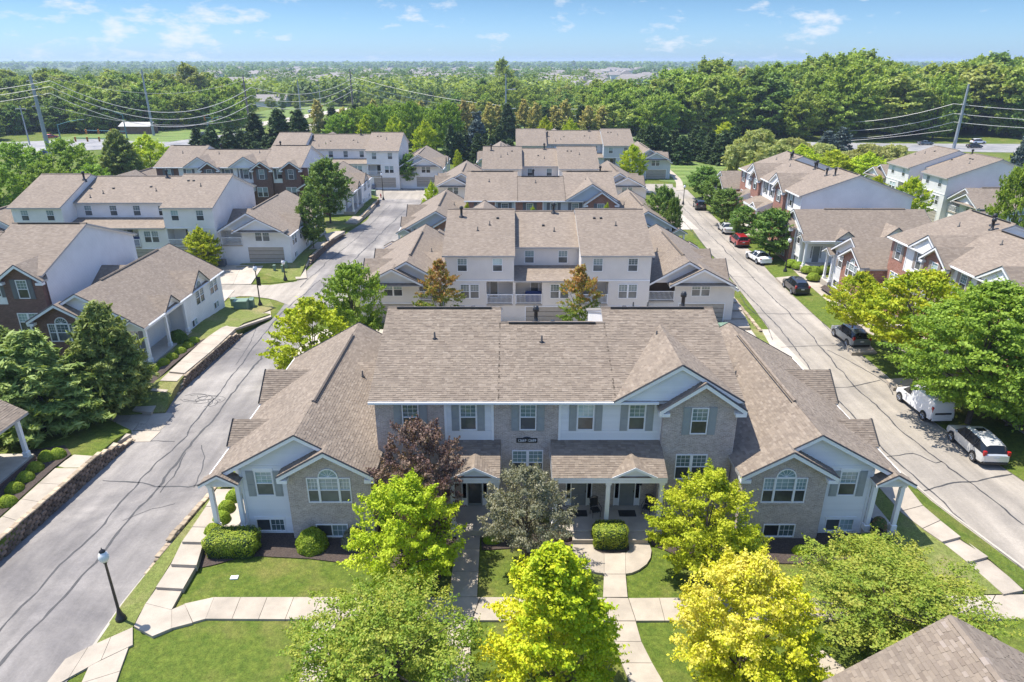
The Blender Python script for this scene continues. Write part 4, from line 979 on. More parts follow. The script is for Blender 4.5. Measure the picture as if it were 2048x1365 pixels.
def kerb(pl, w=.15, h=.1, z0=0.0, side=1):
    A = resample(pl, 40); m = MB(); L_ = []; R_ = []
    for k, p in enumerate(A):
        d = (A[min(k+1,39)]-A[max(k-1,0)]); d.z = 0; d.normalize(); nn = Vector((-d.y,d.x,0))*side
        L_.append(p+Z_*(h)); R_.append(p+nn*w+Z_*h)
    for k in range(39):
        m.face([L_[k],L_[k+1],R_[k+1],R_[k]]); m.face([L_[k]-Z_*(h+.05),L_[k+1]-Z_*(h+.05),L_[k+1],L_[k]]); m.face([R_[k]-Z_*(h+.05),R_[k+1]-Z_*(h+.05),R_[k+1],R_[k]])
    m.build('kerb', MT['kerb'], kb)
kerb(PP([(150,1340),(190,1285),(245,1205),(290,1150)]), .13, .04, side=-1)
# ---- right road
La = [(2300,1345),(2048,1141),(1960,1075),(1870,1008),(1830,974),(1740,890),(1640,790),(1560,690),(1510,620),(1475,575),(1432,520),(1400,480),(1372,440),(1350,400),(1335,372)]
Ra = [(2330,1180),(2048,962),(1945,895),(1860,840),(1790,765),(1700,690),(1640,640),(1585,590),(1540,545),(1500,500),(1465,470),(1440,445),(1410,415),(1375,380)]
ribbon('right_road', PP(La), PP(Ra), MT['asphaltR'], 60)
ribbon('garage_lane', PP([(1230,366),(1300,368),(1345,368)], .006), PP([(1230,382),(1300,386),(1352,398)], .006), MT['asphaltR'], 5)
kerb(PP([(2048,1139),(1960,1073),(1870,1006),(1830,972),(1740,888)]), .14, .05, side=-1)
kerb(PP([(2048,964),(1945,897),(1860,842),(1790,767),(1700,692),(1585,592),(1540,546),(1500,500),(1440,445),(1410,415)]), .13, .05, side=-1)
# alleys behind and between rows
def xsheet(name, x0, x1, y0, y1, z, mat): return poly_sheet(name, [(x0,y0,z),(x1,y0,z),(x1,y1,z),(x0,y1,z)], MT[mat])
xsheet('garage_alley', -20, 26, 50, 64, .008, 'concrete2')
xsheet('garage_alley', -18, 30, 108, 121, .008, 'concrete2')
# ---- tar seams on the roads
def crack(pl, w, road_, z=.012, jit=.10):
    A = resample(pl, max(8, int(sum((Vector(b)-Vector(a)).length for a, b in zip(pl, pl[1:]))/.5))); m = MB(); L_ = []; R_ = []; o = Vector((0,0,0))
    for k, p in enumerate(A):
        d = (A[min(k+1,len(A)-1)]-A[max(k-1,0)]); d.z = 0; d.normalize(); nn = Vector((-d.y,d.x,0)); o = o*.8+nn*random.gauss(0, jit*.5)
        ww = w*random.uniform(.5, 1.25); q = p+o; q.z = z; L_.append(q-nn*ww/2); R_.append(q+nn*ww/2)
    for k in range(len(A)-1): m.face([L_[k],R_[k],R_[k+1],L_[k+1]])
    m.build('tar_seam', MT['tar'], road_)
for pl, w in (([(-60,1330),(0,1265),(100,1152),(191,1064),(276,966),(371,873),(426,800),(507,695),(570,620),(640,560)],.11),([(-40,1380),(0,1332),(80,1242),(191,1121),(241,1054),(316,976),(371,906),(430,830),(502,740),(560,670),(620,600),(680,545),(760,470),(810,420)],.16),
              ([(206,961),(276,966),(316,976),(376,976),(401,968),(440,972)],.12),([(600,575),(660,520),(720,470),(780,410)],.1),([(318,985),(345,950),(372,905)],.08),
              ([(385,975),(400,940),(412,910),(404,890)],.06),([(270,883),(300,883),(350,883)],.08),([(480,700),(440,690),(410,720)],.07),([(245,1040),(300,1020),(350,1010)],.04),([(520,640),(500,690),(470,730)],.05)):
    if w: crack(PP(pl), w, road)
# scribbled seam patch
for k in range(9):
    c = P(405+random.uniform(-28,28), 800+random.uniform(-9,9)); r1, r2 = random.uniform(.3,1.3), random.uniform(.2,.8); a0 = random.random()*6
    crack([Vector((c.x+r1*math.cos(a0+t*.5), c.y+r2*math.sin(a0+t*.5), 0)) for t in range(random.randint(5,12))], .045, road, jit=.03)
rr = bpy.data.objects['right_road']
for pl, w in (([(1330,400),(1400,480),(1480,575),(1560,660),(1640,760),(1760,890),(1860,985),(2048,1140)],.11),([(1345,395),(1425,475),(1520,570),(1620,670),(1700,760),(1830,885),(1960,985),(2048,1050)],.11),
              ([(1372,400),(1450,480),(1520,545)],.07),([(1655,700),(1740,745),(1770,765),(1790,790)],.08),([(1652,776),(1700,772),(1760,760)],.1),([(1770,915),(1830,905),(1870,925),(1885,922)],.09),
              ([(1840,980),(1900,963),(1960,960),(2030,945)],.13),([(1562,695),(1620,693),(1680,690)],.09),([(1480,590),(1492,610),(1525,640),(1545,680)],.07),([(1495,625),(1560,628),(1640,628)],.08),([(1440,552),(1510,555)],.07),([(1640,640),(1690,690),(1730,720)],.05)):
    crack(PP(pl), w, rr)
# ---- lawns and beds near the front house (sheets 4 mm and more apart)
ribbon('verge', PZ([(462,985,.52),(430,1024,.5),(345,1115,.3),(262,1230,.06),(230,1265,.03),(150,1352,.02)]), PZ([(433,981,.5),(403,1024,.48),(342,1125,.28),(274,1236,.06),(266,1254,.03),(141,1333,.02)]), MT['grassdry'], 20, skirt=.4)
ribbon('verge', PZ([(462,935,.5),(425,990,.5),(345,1085,.3),(290,1150,.2),(245,1207,.05),(190,1287,.03)]), PZ([(480,935,.5),(433,985,.48),(340,1125,.25),(300,1185,.15),(268,1240,.05),(200,1290,.03)]), MT['grassdry'], 24, skirt=.5)
# stepped side walk left of the front house
sw = empty('side_walk', (0,0,0), kind='structure')
def quad_slab(par, q, z, th=.22, mat='concrete', name='slab', sh=0):
    pts = [P(u, v, z) for u, v in q]
    if (pts[1]-pts[0]).cross(pts[2]-pts[0]).z < 0: pts = pts[::-1]
    m = MB(); m.face(pts); lo = [p-Z_*th for p in pts]
    for j in range(len(pts)): m.face([pts[j], lo[j], lo[(j+1)%len(pts)], pts[(j+1)%len(pts)]])
    return m.build(name, MT[mat], par)
quad_slab(sw, [(433,978),(466,978),(448,1012),(412,1012)], .62, .6); quad_slab(sw, [(412,1013),(448,1013),(422,1054),(385,1053)], .62, .6); quad_slab(sw, [(384.6,1054),(421.5,1055),(407,1084),(364,1083)], .62, .6)
quad_slab(sw, [(364,1083),(407,1084),(393,1130),(342,1128)], .46, .4); quad_slab(sw, [(342,1128),(393,1130),(366,1177),(312,1174)], .28, .3)
quad_slab(sw, [(312,1175),(366,1177),(343,1219),(292,1206)], .12); quad_slab(sw, [(291.5,1206.5),(343,1219.5),(343,1256),(305,1272),(268,1252)], .12)
fw = empty('front_walk', (0,0,0), kind='structure')
quad_slab(fw, [(343,1219),(369,1208),(385,1245),(343,1256)], .10); quad_slab(fw, [(369,1207),(428,1194),(411,1237),(386,1244)], .08)
slabs(fw, PP([(428,1194),(960,1194)], .08), PP([(411,1237),(943,1240)], .08), 10)
slabs(fw, PP([(961,1194),(1204,1195)], .08), PP([(944,1240),(1217,1241)], .08), 4)
quad_slab(fw, [(1205,1195),(1256,1196),(1271,1241),(1218,1241)], .08)
slabs(fw, PP([(1257,1196),(1990,1190)], .08), PP([(1272,1241),(1965,1238)], .08), 12)
slabs(fw, PP([(1991,1190),(2300,1182)], .08), PP([(1966,1238),(2300,1234)], .08), 4)
dw = empty('diagonal_walk', (0,0,0), kind='structure')
slabs(dw, PP([(266,1254),(165,1299),(130,1318)], .07), PP([(266,1289),(178,1331),(70,1395)], .07), 3)
slabs(dw, PP([(178,1332),(160,1372),(130,1440)], .06), PP([(257,1294),(231,1366),(205,1450)], .06), 3)
# walk from the left door, and those leading to the street in front
lw = empty('door_walk', (0,0,0), kind='structure')
slabs(lw, PP([(916,1055),(898,1193)], .09), PP([(961,1055),(954,1193)], .09), 3)
quad_slab(lw, [(919,1033),(962,1033),(961,1062),(917,1062)], .38, .4)
pw = empty('street_path', (0,0,0), kind='structure')
slabs(pw, PP([(627,1241),(598,1366),(570,1460)], .07), PP([(672,1241),(650,1366),(625,1460)], .07), 5)
slabs(pw, PP([(898,1241),(882,1366),(870,1450)], .07), PP([(943,1241),(938,1366),(930,1450)], .07), 5)
slabs(pw, PP([(1610,1310),(1660,1350),(1700,1420)], .07), PP([(1645,1300),(1700,1345),(1760,1410)], .07), 3)
cw = empty('curved_walk', (0,0,0), kind='structure')
slabs(cw, PP([(1208,1148),(1206,1194)], .09), PP([(1251,1148),(1255,1194)], .09), 1)
slabs(cw, PP([(1218,1242),(1232,1290),(1248,1340),(1285,1420)], .07), PP([(1271,1242),(1284,1288),(1312,1340),(1360,1420)], .07), 4)
quad_slab(cw, [(1146,1086),(1190,1086),(1192,1100),(1208,1104),(1208,1147),(1190,1144),(1172,1137),(1157,1126),(1148,1112),(1145,1098)], .10, mat='concrete')
quad_slab(cw, [(1208.5,1105),(1250.5,1105),(1251,1147.5),(1208.5,1147.5)], .10)
quad_slab(cw, [(1258,1086),(1298,1086),(1303,1100),(1301,1115),(1293,1128),(1278,1139),(1264,1145),(1251.5,1147),(1251,1105),(1259,1100)], .10)
quad_slab(cw, [(1144,1050),(1188,1050),(1188,1080),(1145,1080)], .36, .4); quad_slab(cw, [(1247,1050),(1293,1050),(1296,1080),(1248,1080)], .36, .4)
# mulch beds
def bed(pl, label=None, z=.02): return poly_sheet('mulch_bed', PP(pl, z), MT['blackmulch'])
bed([(396,1118),(402,1085),(455,1055),(505,1050),(770,1050),(915,1040),(912,1090),(880,1160),(800,1165),(760,1120),(700,1127),(620,1117),(520,1112),(470,1118),(425,1130),(396,1136)])
bed([(963,1045),(1143,1045),(1144,1092),(1120,1115),(1080,1125),(1040,1095),(963,1100)]); bed([(1190,1086),(1257,1086),(1258,1100),(1240,1106),(1205,1106),(1192,1100)], z=.12)
bed([(1298,1045),(1760,1045),(1760,1100),(1650,1128),(1545,1126),(1480,1140),(1400,1135),(1330,1100),(1303,1090)])
bed([(1030,1128),(1050,1118),(1085,1122),(1090,1138),(1060,1145),(1035,1141)]); bed([(770,1155),(800,1145),(840,1150),(850,1172),(815,1180),(775,1172)])
# right side walk, stepped
rw = empty('side_walk', (0,0,0), kind='structure')
ribbon('verge', PZ([(1770,950,.45),(1826,1000,.45),(1921,1078,.42),(1976,1116,.28),(2048,1180,.12)]), PZ([(1790,936,.03),(1830,974,.03),(1870,1008,.03),(1960,1075,.03),(2048,1141,.03)]), MT['grass'], 20)
ribbon('lawn', PZ([(1735,930,.47),(1758,974,.47),(1800,1023,.47),(1884,1084,.44),(1935,1125,.3),(2007,1188,.12)]), PZ([(1700,960,.3),(1730,1010,.3),(1770,1060,.2),(1800,1110,.1),(1850,1150,.04),(1940,1188,.03)]), MT['grassdry'], 24)
quad_slab(rw, [(1735,930),(1775,930),(1812,968),(1758,973)], .5, .5)
quad_slab(rw, [(1758,974),(1812,969),(1845,1010),(1800,1022)], .5, .5); quad_slab(rw, [(1800.5,1023),(1846,1011),(1880,1040),(1845,1056)], .5, .5); quad_slab(rw, [(1846,1057),(1881,1041),(1921,1073),(1884,1083)], .5, .5)
quad_slab(rw, [(1884,1084),(1921,1074),(1976,1113),(1935,1124)], .34, .4); quad_slab(rw, [(1935,1126),(1976,1115),(2047,1180),(2007,1188)], .18, .3)
# ---- retaining walls: every block a part
def retaining(label, base, h, groupname=None, joined=False, taper=(0,0), mat='block'):
    L_ = sum((b-a).length for a, b in zip(base, base[1:])); nb = max(2, int(L_/.44)); A = resample(base, nb+1)
    r = empty('retaining_wall', A[0], 0, label, 'retaining wall'); o0 = A[0]
    bm = MB(); bm.bbox(-.195,.195,-.13,.13,0,.185,.045); cap = MB(); cap.bbox(-.215,.215,-.16,.16,0,.09,.03)
    bme = bm.mesh('block', [MT[mat]]); cme = cap.mesh('cap_stone', [MT['blocktop']]); nc = int(h/.2); st = MB(); cnt = 0
    for c in range(nc+1):
        for k in range(nb):
            f = k/nb
            hh = h*min(1, .15+f/max(taper[0], 1e-6)) if taper[0] and f < taper[0] else h
            if taper[1] and f > 1-taper[1]: hh = h*max(.1, (1-f)/taper[1])
            top = int(hh/.2)
            if c > top: continue
            a, b = A[k], A[k+1]; mid = (a+b)/2 if c % 2 == 0 else b; ang = math.atan2(b.y-a.y, b.x-a.x)+random.gauss(0, .03)
            M4 = Matrix.Translation(mid-o0+Vector((0,0,c*.2)))@Matrix.Rotation(ang, 4, 'Z')@Matrix.Translation((0, c*.02+random.gauss(0,.022), 0))
            cnt += 1
            if c == top: mobj('cap_stone', cme, r, M4)
            elif joined or cnt > 290:
                for f_ in bm.f: st.face([M4@Vector(bm.v[i]) for i in f_])
            else: mobj('block', bme, r, M4)
    if st.f: st.build('blocks', MT[mat], r)['kind'] = 'stuff'
    return r
retaining('brown block retaining wall beside the road at the lower left, below the porch with white posts', PP([(-60,1172),(0,1120),(120,1012),(235,908),(268,880)]), 1.0, taper=(0,.25))
retaining('brown block retaining wall below the dark brick house with the row of round shrubs', PP([(352,790),(420,727),(485,670)]), .9, taper=(.15,.2))
retaining('brown block retaining wall beyond the first lamp with the banner, beside the white house with three porch posts', PP([(617,532),(655,497),(690,470)]), .9, joined=True, taper=(.1,.2))
retaining('farthest brown block retaining wall, beside the dark round evergreen', PP([(725,440),(745,420),(758,405)]), .7, joined=True)
retaining('low tan stone edging wall between the left road and the front house lawn', PP([(293,1150),(345,1087),(420,1002),(470,935)]), .5, taper=(.3,0), mat='blocktop')
retaining('low tan stone edging along the right road behind the front house', PP([(1440,568),(1475,610),(1520,665)]), .3, mat='blocktop', joined=True)
# terraces behind the walls
def terrace(pl, z, name='terrace', mat='grass', skirt=1.0): return poly_sheet(name, [P(u, v, z) for u, v in pl], MT[mat], skirt=skirt)
ribbon('terrace', PZ([(-60,1135,.97),(0,1084,.97),(120,975,.97),(228,880,.75),(262,860,.3)]), PZ([(-420,1040,.9),(-200,960,.9),(-60,880,.9),(120,840,.6),(200,830,.2)]), MT['grass'], 16, skirt=.95)
ribbon('terrace', PZ([(330,823,.15),(352,768,.8),(420,702,.88),(486,646,.88),(541,628,.3)]), PZ([(200,830,.15),(150,760,.75),(150,700,.85),(300,640,.85),(400,600,.3)]), MT['grassdry'], 16, skirt=.8)
ribbon('terrace', PZ([(598,560,.05),(617,512,.85),(655,478,.85),(690,455,.6),(722,447,.1)]), PZ([(500,560,.05),(470,535,.5),(560,480,.7),(620,440,.6),(690,430,.1)]), MT['grassdry'], 16, skirt=.8)
ribbon('terrace', PZ([(690,460,.05),(725,425,.65),(745,405,.65),(758,395,.1)]), PZ([(600,440,.3),(640,400,.6),(690,380,.6),(720,380,.1)]), MT['grass'], 10, skirt=.6)
lwk = empty('terrace_walk', (0,0,0), kind='structure')
slabs(lwk, PZ([(541,621,.2),(443,655,.95)]), PZ([(543,633,.2),(471,657,.95)]), 3, th=.2)
slabs(lwk, PZ([(443,655,.98),(409,678,.98),(338,743,.98)]), PZ([(471,657,.98),(425,700,.98),(369,746,.98)]), 5, th=.3, levels=[.98]*5)
quad_slab(lwk, [(338,744),(369,747),(354,762),(320,761)], .84, .3); quad_slab(lwk, [(320,762),(354,763),(332,784),(301,781)], .66, .3); quad_slab(lwk, [(301,782),(332,785),(303,824),(265,820)], .3, .35)
lk2 = empty('terrace_walk', (0,0,0), kind='structure')
slabs(lk2, PZ([(-90,1110,1.03),(0,1037,1.03),(111,936,1.03)]), PZ([(-60,1130,1.03),(0,1076,1.03),(159,936,1.03)]), 5, th=.2)
quad_slab(lk2, [(111,935),(159,935),(189,912),(148,909)], .9, .3); quad_slab(lk2, [(148,908),(189,911),(234,886),(201,879)], .65, .3); quad_slab(lk2, [(201,878),(234,885),(262,868),(215,862)], .4, .3)
cr = empty('crossing', (0,0,0), kind='structure')
slabs(cr, PP([(185,818),(349,826)], .03), PP([(180,838),(330,850)], .03), 4); slabs(cr, PP([(165,862),(322,862)], .03), PP([(150,885),(300,883)], .03), 3)
quad_slab(cr, [(235,841),(278,845),(265,861),(222,860)], .03)
for q in ([(185,839),(233,841),(220,860),(178,859)],[(279,845),(332,850),(320,861),(267,861)]):
    o = poly_sheet('gravel_bed', PP(q, .015), MT['gravel'])
lk3 = empty('terrace_walk', (0,0,0), kind='structure')
for i, (q, z) in enumerate([([(648,468),(672,462),(690,462),(655,482)],.9),([(634,484),(655,483),(640,497),(618,498)],.88),([(617,499),(640,498),(630,508),(604,508)],.72),([(603,509),(629,509),(620,520),(594,520)],.56),([(593,521),(619,521),(612,531),(585,531)],.4),([(584,532),(611,532),(614,556),(592,558)],.15)]):
    quad_slab(lk3, q, z, .35)
slabs(lk3, PP([(690,445),(735,410),(748,402)], .5), PP([(712,446),(742,420),(752,408)], .5), 3, th=.5)
b2w = empty('stepped_walk', (0,0,0), kind='structure')
for i, (q, z) in enumerate([([(1440,575),(1458,575),(1466,590),(1442,590)],.9),([(1442,591),(1467,591),(1475,604),(1442,604)],.75),([(1443,605),(1476,605),(1484,620),(1444,620)],.6),([(1445,621),(1485,621),(1492,636),(1447,636)],.45),([(1448,637),(1493,637),(1500,655),(1450,655)],.3)]): quad_slab(b2w, q, z, .3)
ribbon('verge', PP([(1441,563),(1475,604),(1520,655),(1540,690)], .12), PP([(1430,560),(1460,604),(1500,655),(1525,690)], .1), MT['grassdry'], 10)
poly_sheet('mulch_bed', PZ([(285,760,.83),(392,684,.92),(412,676,.93),(372,708,1.0),(345,731,1.0),(330,745,.9),(300,772,.7)]), MT['blackmulch'])
poly_sheet('mulch_bed', PZ([(-60,1085,1.02),(0,1033,1.02),(108,935,1.02),(143,908,.96),(130,890,.85),(60,900,.96),(-40,990,1.0)]), MT['blackmulch'])
# driveways on the left and utility lawns
dr = empty('driveway', (0,0,0), kind='structure')
slabs(dr, PZ([(395,530,.55),(528,530,.55)]), PZ([(395,568,.06),(502,568,.06)]), 3, 'concrete2')
slabs(dr, PP([(400,580),(470,580)], .05), PP([(400,612),(440,612)], .05), 2, 'concrete2')
poly_sheet('lawn', PZ([(528,530,.5),(552,520,.5),(585,545,.2),(592,560,.03),(560,565,.03),(505,568,.03)]), MT['grass'], skirt=.3)
poly_sheet('lawn', PZ([(395,640,.5),(440,606,.03),(490,596,.03),(540,600,.03),(548,615,.03),(470,650,.6),(420,672,.75),(380,665,.8)]), MT['grassdry'], skirt=.3)
# ---- right-hand walk, verge and lawns (the ground rises to the houses)
E1 = [(2120,1010),(2048,962),(1945,895),(1860,840),(1790,765),(1700,690),(1640,640),(1585,590),(1540,545),(1500,500),(1465,470),(1440,445),(1410,415),(1375,380)]
E2 = [(2200,950),(2090,895),(1990,830),(1920,780),(1830,715),(1735,665),(1672,617),(1612,565),(1572,525),(1535,490),(1500,462),(1470,437),(1435,410),(1395,378)]
E3 = [(2240,930),(2130,878),(2025,815),(1950,768),(1858,705),(1765,655),(1697,607),(1640,560),(1592,518),(1552,486),(1516,458),(1482,434),(1445,408),(1403,377)]
ribbon('verge', PP(E1, .07), PP(E2, .28), MT['grass'], 50)
ws = empty('street_walk', (0,0,0), kind='structure'); slabs(ws, PP(E2, .3), PP(E3, .3), 46)
ribbon('lawn', PP(E3, .29), [p+Vector((30,0,.3)) for p in PP(E3, .29)], MT['grass'], 50)
for q in ([(1700,690),(1748,690),(1762,705),(1712,705)],[(1780,758),(1870,752),(1880,768),(1795,775)],[(1560,555),(1590,552),(1600,562),(1572,566)],[(1480,463),(1510,465),(1520,473),(1492,474)],[(1465,438),(1490,436),(1497,443),(1470,445)]):
    quad_slab(ws, [(u-8, v) for u, v in q], .3, .3)
bdr = [(1590,525),(1625,523),(1700,590),(1800,655),(1800,670),(1740,650),(1700,615),(1650,565)]
poly_sheet('mulch_bed', PP([(1640,575),(1662,562),(1770,650),(1820,690),(1790,690),(1735,640)], .56), MT['blackmulch']); poly_sheet('mulch_bed', PP([(1580,517),(1606,507),(1700,512),(1700,522),(1640,530),(1610,530)], .56), MT['blackmulch'])
# ============================================================ the houses
SEGL = [(0,3.95,'b'),(3.95,6.6,'s'),(6.6,10.4,'b'),(10.4,16.15,'s'),(16.15,20.3,'b')]
H('townhouse', (6.9,6.6,6.8), (-7.7,34,0), siding='side_pale', brick='brick_tan', tabs=True, lap=True, lapmat='lap_pale', side=2, segs=SEGL, brown=False,
  label='large tan brick and pale siding townhouse row in the foreground with two porches', group='townhouse rows')
H('townhouse', (6.9,6.6,6.8), (13.7,80,0), rz=math.pi, siding='side_greige', brick='brick_red', show='rear', brown=True,
  label='greige townhouse row seen from behind past the foreground house, dark brown balcony recess', group='townhouse rows')
H('townhouse', (6.9,6.6,6.8), (-6.2,92.4,0), siding='side_blue', brick='brick_red', shut='shutter2',
  label='red brick and blue siding townhouse row with one blue gable, third back in the middle', group='townhouse rows')
H('townhouse', (6.9,6.6,6.8), (15.2,137.5,0), rz=math.pi, siding='side_greige', brick='brick_red', show='rear',
  label='greige townhouse row fourth back, three roof blocks close behind the blue gable', group='townhouse rows')
H('townhouse', (6.6,12.9,6.6), (27.2,173,0), rz=math.pi, siding='side_blue', brick='brick_red', show='rear',
  label='farthest middle townhouse row with pale blue siding and a yellow tree at its right', group='townhouse rows')
LS = dict(segs=[(0,3.9,'b'),(3.9,7.5,'s'),(7.5,11,'b'),(11,14,'s'),(14,17,'s'),(17,20,'b'),(20,22.7,'s'),(22.7,26,'b')], wins=[2,5.6,9.3,12.6,15.5,21.4], lows=[9.3,18.4,24], doors=[5.5,12.8,15.2],
          gables=[(18.4,3.2,'bay'),(16.2,5.6,'eave'),(24.2,3.3,'bay'),(9.3,3.0,'bay'),(7.4,5.4,'eave')], porches=[(4.2,7.05,5.65,[4.4,6.85]),(11.0,16.8,14.4,[11.2,13.9,16.6])])
H('townhouse', (6.6,12.6,6.6), (-65.8,55.9,.6), siding='side_white', brick='brick_dark', shut='shutter2', side=1, **dict(LS, gables=[(24.2,3.3,'bay'),(18.0,3.2,'bay'),(9.3,3.0,'bay')]),
  label='dark brown brick townhouse row at the left edge behind the large pines', group='townhouse rows')
H('townhouse', (6.3,12.6,6.3), (-37.6,100.4,.6), rz=math.pi, siding='side_white', brick='brick_dark', show='rear', gb=.05, side=-1,
  label='white townhouse row with garages at left, blue covered furniture on its middle balcony', group='townhouse rows')
H('townhouse', (6.6,11.6,6.6), (-61.0,119.4,.6), siding='side_white', brick='brick_dark', shut='shutter2', side=1, **dict(LS, wins=[2,5.6,12.2,15.3,21.1], gables=[(18.2,3.2,'bay'),(15.4,5.6,'eave'),(23.2,3.2,'bay'),(9.3,3.0,'bay'),(7.6,5.4,'eave')]),
  label='dark brick townhouse row with four peaked front gables, behind the white one at left', group='townhouse rows')
H('townhouse', (6.6,13,6.6), (-23.5,160,.4), rz=math.pi, siding='side_white', brick='brick_dark', show='rear', side=-1,
  label='farthest left white townhouse row with garages facing the small court', group='townhouse rows')
RS = dict(segs=[(0,3.0,'b'),(3.0,6.6,'s'),(6.6,10.4,'b'),(10.4,16.15,'s'),(16.15,20,'b'),(20,26,'s')], wins=[1.5,5.23,12.2,14.9,18.5,22.5], lows=[1.7,8.6,18.2], doors=[5.6,11.9,14.5],
          gables=[(8.6,3.6,'bay'),(6.6,5.6,'eave'),(19.0,3.6,'bay'),(17.0,5.6,'eave')], porches=[(4.2,7.05,5.65,[4.4,6.85]),(9.9,16.2,14.4,[10.1,13.0,15.95])])
# local x runs towards the camera: rotate by -90 degrees so the front (-y) faces -X
FV = [(3,4.5,0),(5.2,6.2,1),(6.1,5.6,1),(14.8,6.2,1),(16,5.4,1),(21,5.0,1),(22.3,5.6,1),(9.8,4.2,0)]
H('townhouse', (6.6,12.9,6.6), (39.4,69.3,.6), rz=-math.pi/2, siding='side_white', brick='brick_red', shut='shutter3', vents=FV, wing_front=True, **RS,
  label='orange brick townhouse row with white siding gables at the right edge, above the yellow-green tree', group='townhouse rows')
H('townhouse', (6.6,12.6,6.6), (39.0,118.2,.6), rz=-math.pi/2, siding='side_white', brick='brick_red', shut='shutter2', vents=FV, wing_front=True, side=1, **RS,
  label='orange brick townhouse row along the right street with a long roof over white porch wall', group='townhouse rows')
H('townhouse', (7.0,4.2,7.0), (84,109.6,.4), rz=math.pi/2, siding='side_white', brick='brick_red', show='rear', side=-1, segs=[(0,18,'s')], wins=[], lows=[], doors=[], gables=[], porches=[],
  label='off-white townhouse block at the far right with a wooden balcony, seen between trees', group='townhouse rows')
# porch corner of the house at the lower left edge
cb_ = P(55,912,1.35)
ho = empty('porch_house', (cb_.x+2.25,cb_.y-8.9,1.0), 0, 'corner of a house with white porch posts cut by the lower left edge', 'house')
m = MB(); c0 = [(-9,8.3,5.4),(-9,2.8,5.0)]
roof([(-7.5,-6,6.4),(-1.9,-6,3.2),(-1.9,9.6,3.2),(-7.5,9.6,6.4)], ho, True)
roof([(-7.5,-6,6.4),(-13,-6,3.2),(-13,9.6,3.2),(-7.5,9.6,6.4)], ho, True)
w = MB(); wall(w, (-4.2,-6,0), Y_, X_, [rect(0,15,-.9,4.4)]); wall(w, (-13,9,0), X_, Y_, [[(0,-.9),(8.8,-.9),(8.8,4.4),(5.5,6.2),(0,3.2)]]); w.build('siding_wall', MT['side_white'], ho)
f = MB(); f.bbox(-4.2,-2.0,-6,9.2,-1.4,.35,.03); f.build('porch_floor', MT['concrete2'], ho); f = MB(); f.box(-2.0,-1.96,-6,9.2,-1.4,.2); f.build('brick_skirt', MT['brick_dark'], ho)
for yy in (-2,1.6,5.3,8.9): column(ho, -2.25, yy, .35, 3.1)
f = MB(); f.box(-2.4,-2.1,-6,9.2,3.0,3.2); f.build('porch_beam', MT['trim'], ho)
# roof peak at the lower right edge, every shingle a part where it shows
hr = empty('roof_house', (0,0,0), 0, 'hip roof corner of mauve-brown shingles cut by the lower right edge', 'house')
A = P(1905,1228,5.2); Rr0 = P(1690,1365,3.6); 
pk = PY(1900,1229,19.0); k1 = PY(1640,1395,16.4); k2 = PY(2120,1372,17.9)
nrm_y = pk.y-6
pkf = Vector((pk.x+1.2, pk.y-9, pk.z+.0))
e1 = Vector((pk.x-5.6, pk.y-.5, pk.z-3.75)); e1f = Vector((pk.x-5.6, pk.y-9.5, pk.z-3.75)); e2 = Vector((pk.x+5.6,pk.y,pk.z-3.3)); e2f = Vector((pk.x+5.6,pk.y-9,pk.z-3.3))
pkf = Vector((pk.x, pk.y-9, pk.z))
def shingle_parts(par, pts, limit=300):
    pts = [Vector(p) for p in pts]; n = (pts[1]-pts[0]).cross(pts[2]-pts[0]).normalized()
    if n.z < 0: n = -n
    U = Z_.cross(n).normalized(); V = n.cross(U); q = [((p-pts[0]).dot(U), (p-pts[0]).dot(V)) for p in pts]; o0 = pts[0]; cnt = 0; st = MB()
    MESH = {}
    rows = traps([q], .15); rows.sort(key=lambda r: -r[0])
    for (a, b, s0, s1, r0, r1) in rows:
        s = max(min(s0,r0), -1e3)-random.random()*.3; e = max(s1, r1)
        while s < e:
            w_ = random.choice((.16,.22,.28,.34)); x0, x1 = s, s+w_; s = x1+.004; h = random.choice((.012,.02,.03))
            cl = lambda x, lo, hi: min(max(x, lo), hi); full = x0 > max(s0,r0) and x1 < min(s1,r1) and b-a > .149
            ctr = o0+U*((x0+x1)/2)+V*a
            if full and cnt < limit:
                k = (w_, h)
                if k not in MESH:
                    mm = MB(); mm.face([(-w_/2,0,h),(w_/2,0,h),(w_/2,.15,.006),(-w_/2,.15,.006)]); mm.face([(-w_/2,0,0),(w_/2,0,0),(w_/2,0,h),(-w_/2,0,h)]); MESH[k] = mm.mesh('shingle', [MT['tab1']])
                M4 = Matrix(((U.x,V.x,n.x,ctr.x),(U.y,V.y,n.y,ctr.y),(U.z,V.z,n.z,ctr.z),(0,0,0,1))); mobj('shingle', MESH[k], par, M4); cnt += 1
            else:
                A_, B_, C_, D_ = cl(x0,s0,s1), cl(x1,s0,s1), cl(x1,r0,r1), cl(x0,r0,r1); g_ = lambda x, y, z: o0+U*x+V*y+n*z
                if B_-A_ < .01 and C_-D_ < .01: continue
                st.face([g_(A_,a,h), g_(B_,a,h), g_(C_,b,.006), g_(D_,b,.006)]); i = len(st.v); st.v += [tuple(g_(A_,a,0)), tuple(g_(B_,a,0))]; st.f.append((i,i+1,i-3,i-4)); st.m.append(0); st.uv += [(0,0)]*4
    if st.f: st.build('shingles', MT['tab'], par)['kind'] = 'stuff'
tm = NT('shingle_single'); cc = tm.ramp(tm.orand(), [(0, SH[0]), (.2, SH[3]), (.5, SH[1]), (.8, SH[2]), (1, (.255,.212,.178))]); tm.col(tm.mix(1, cc, tm.ramp(tm.noise(tm.pos(), 60, 2, .7), [(.3,.85),(.7,1.15)]), 'MULTIPLY')); tm.rough(.92); MT['tab1'] = tm.m
ra = roof([e1, pk, pkf, e1f], hr); shingle_parts(ra, [e1, pk, pkf, e1f], 260)
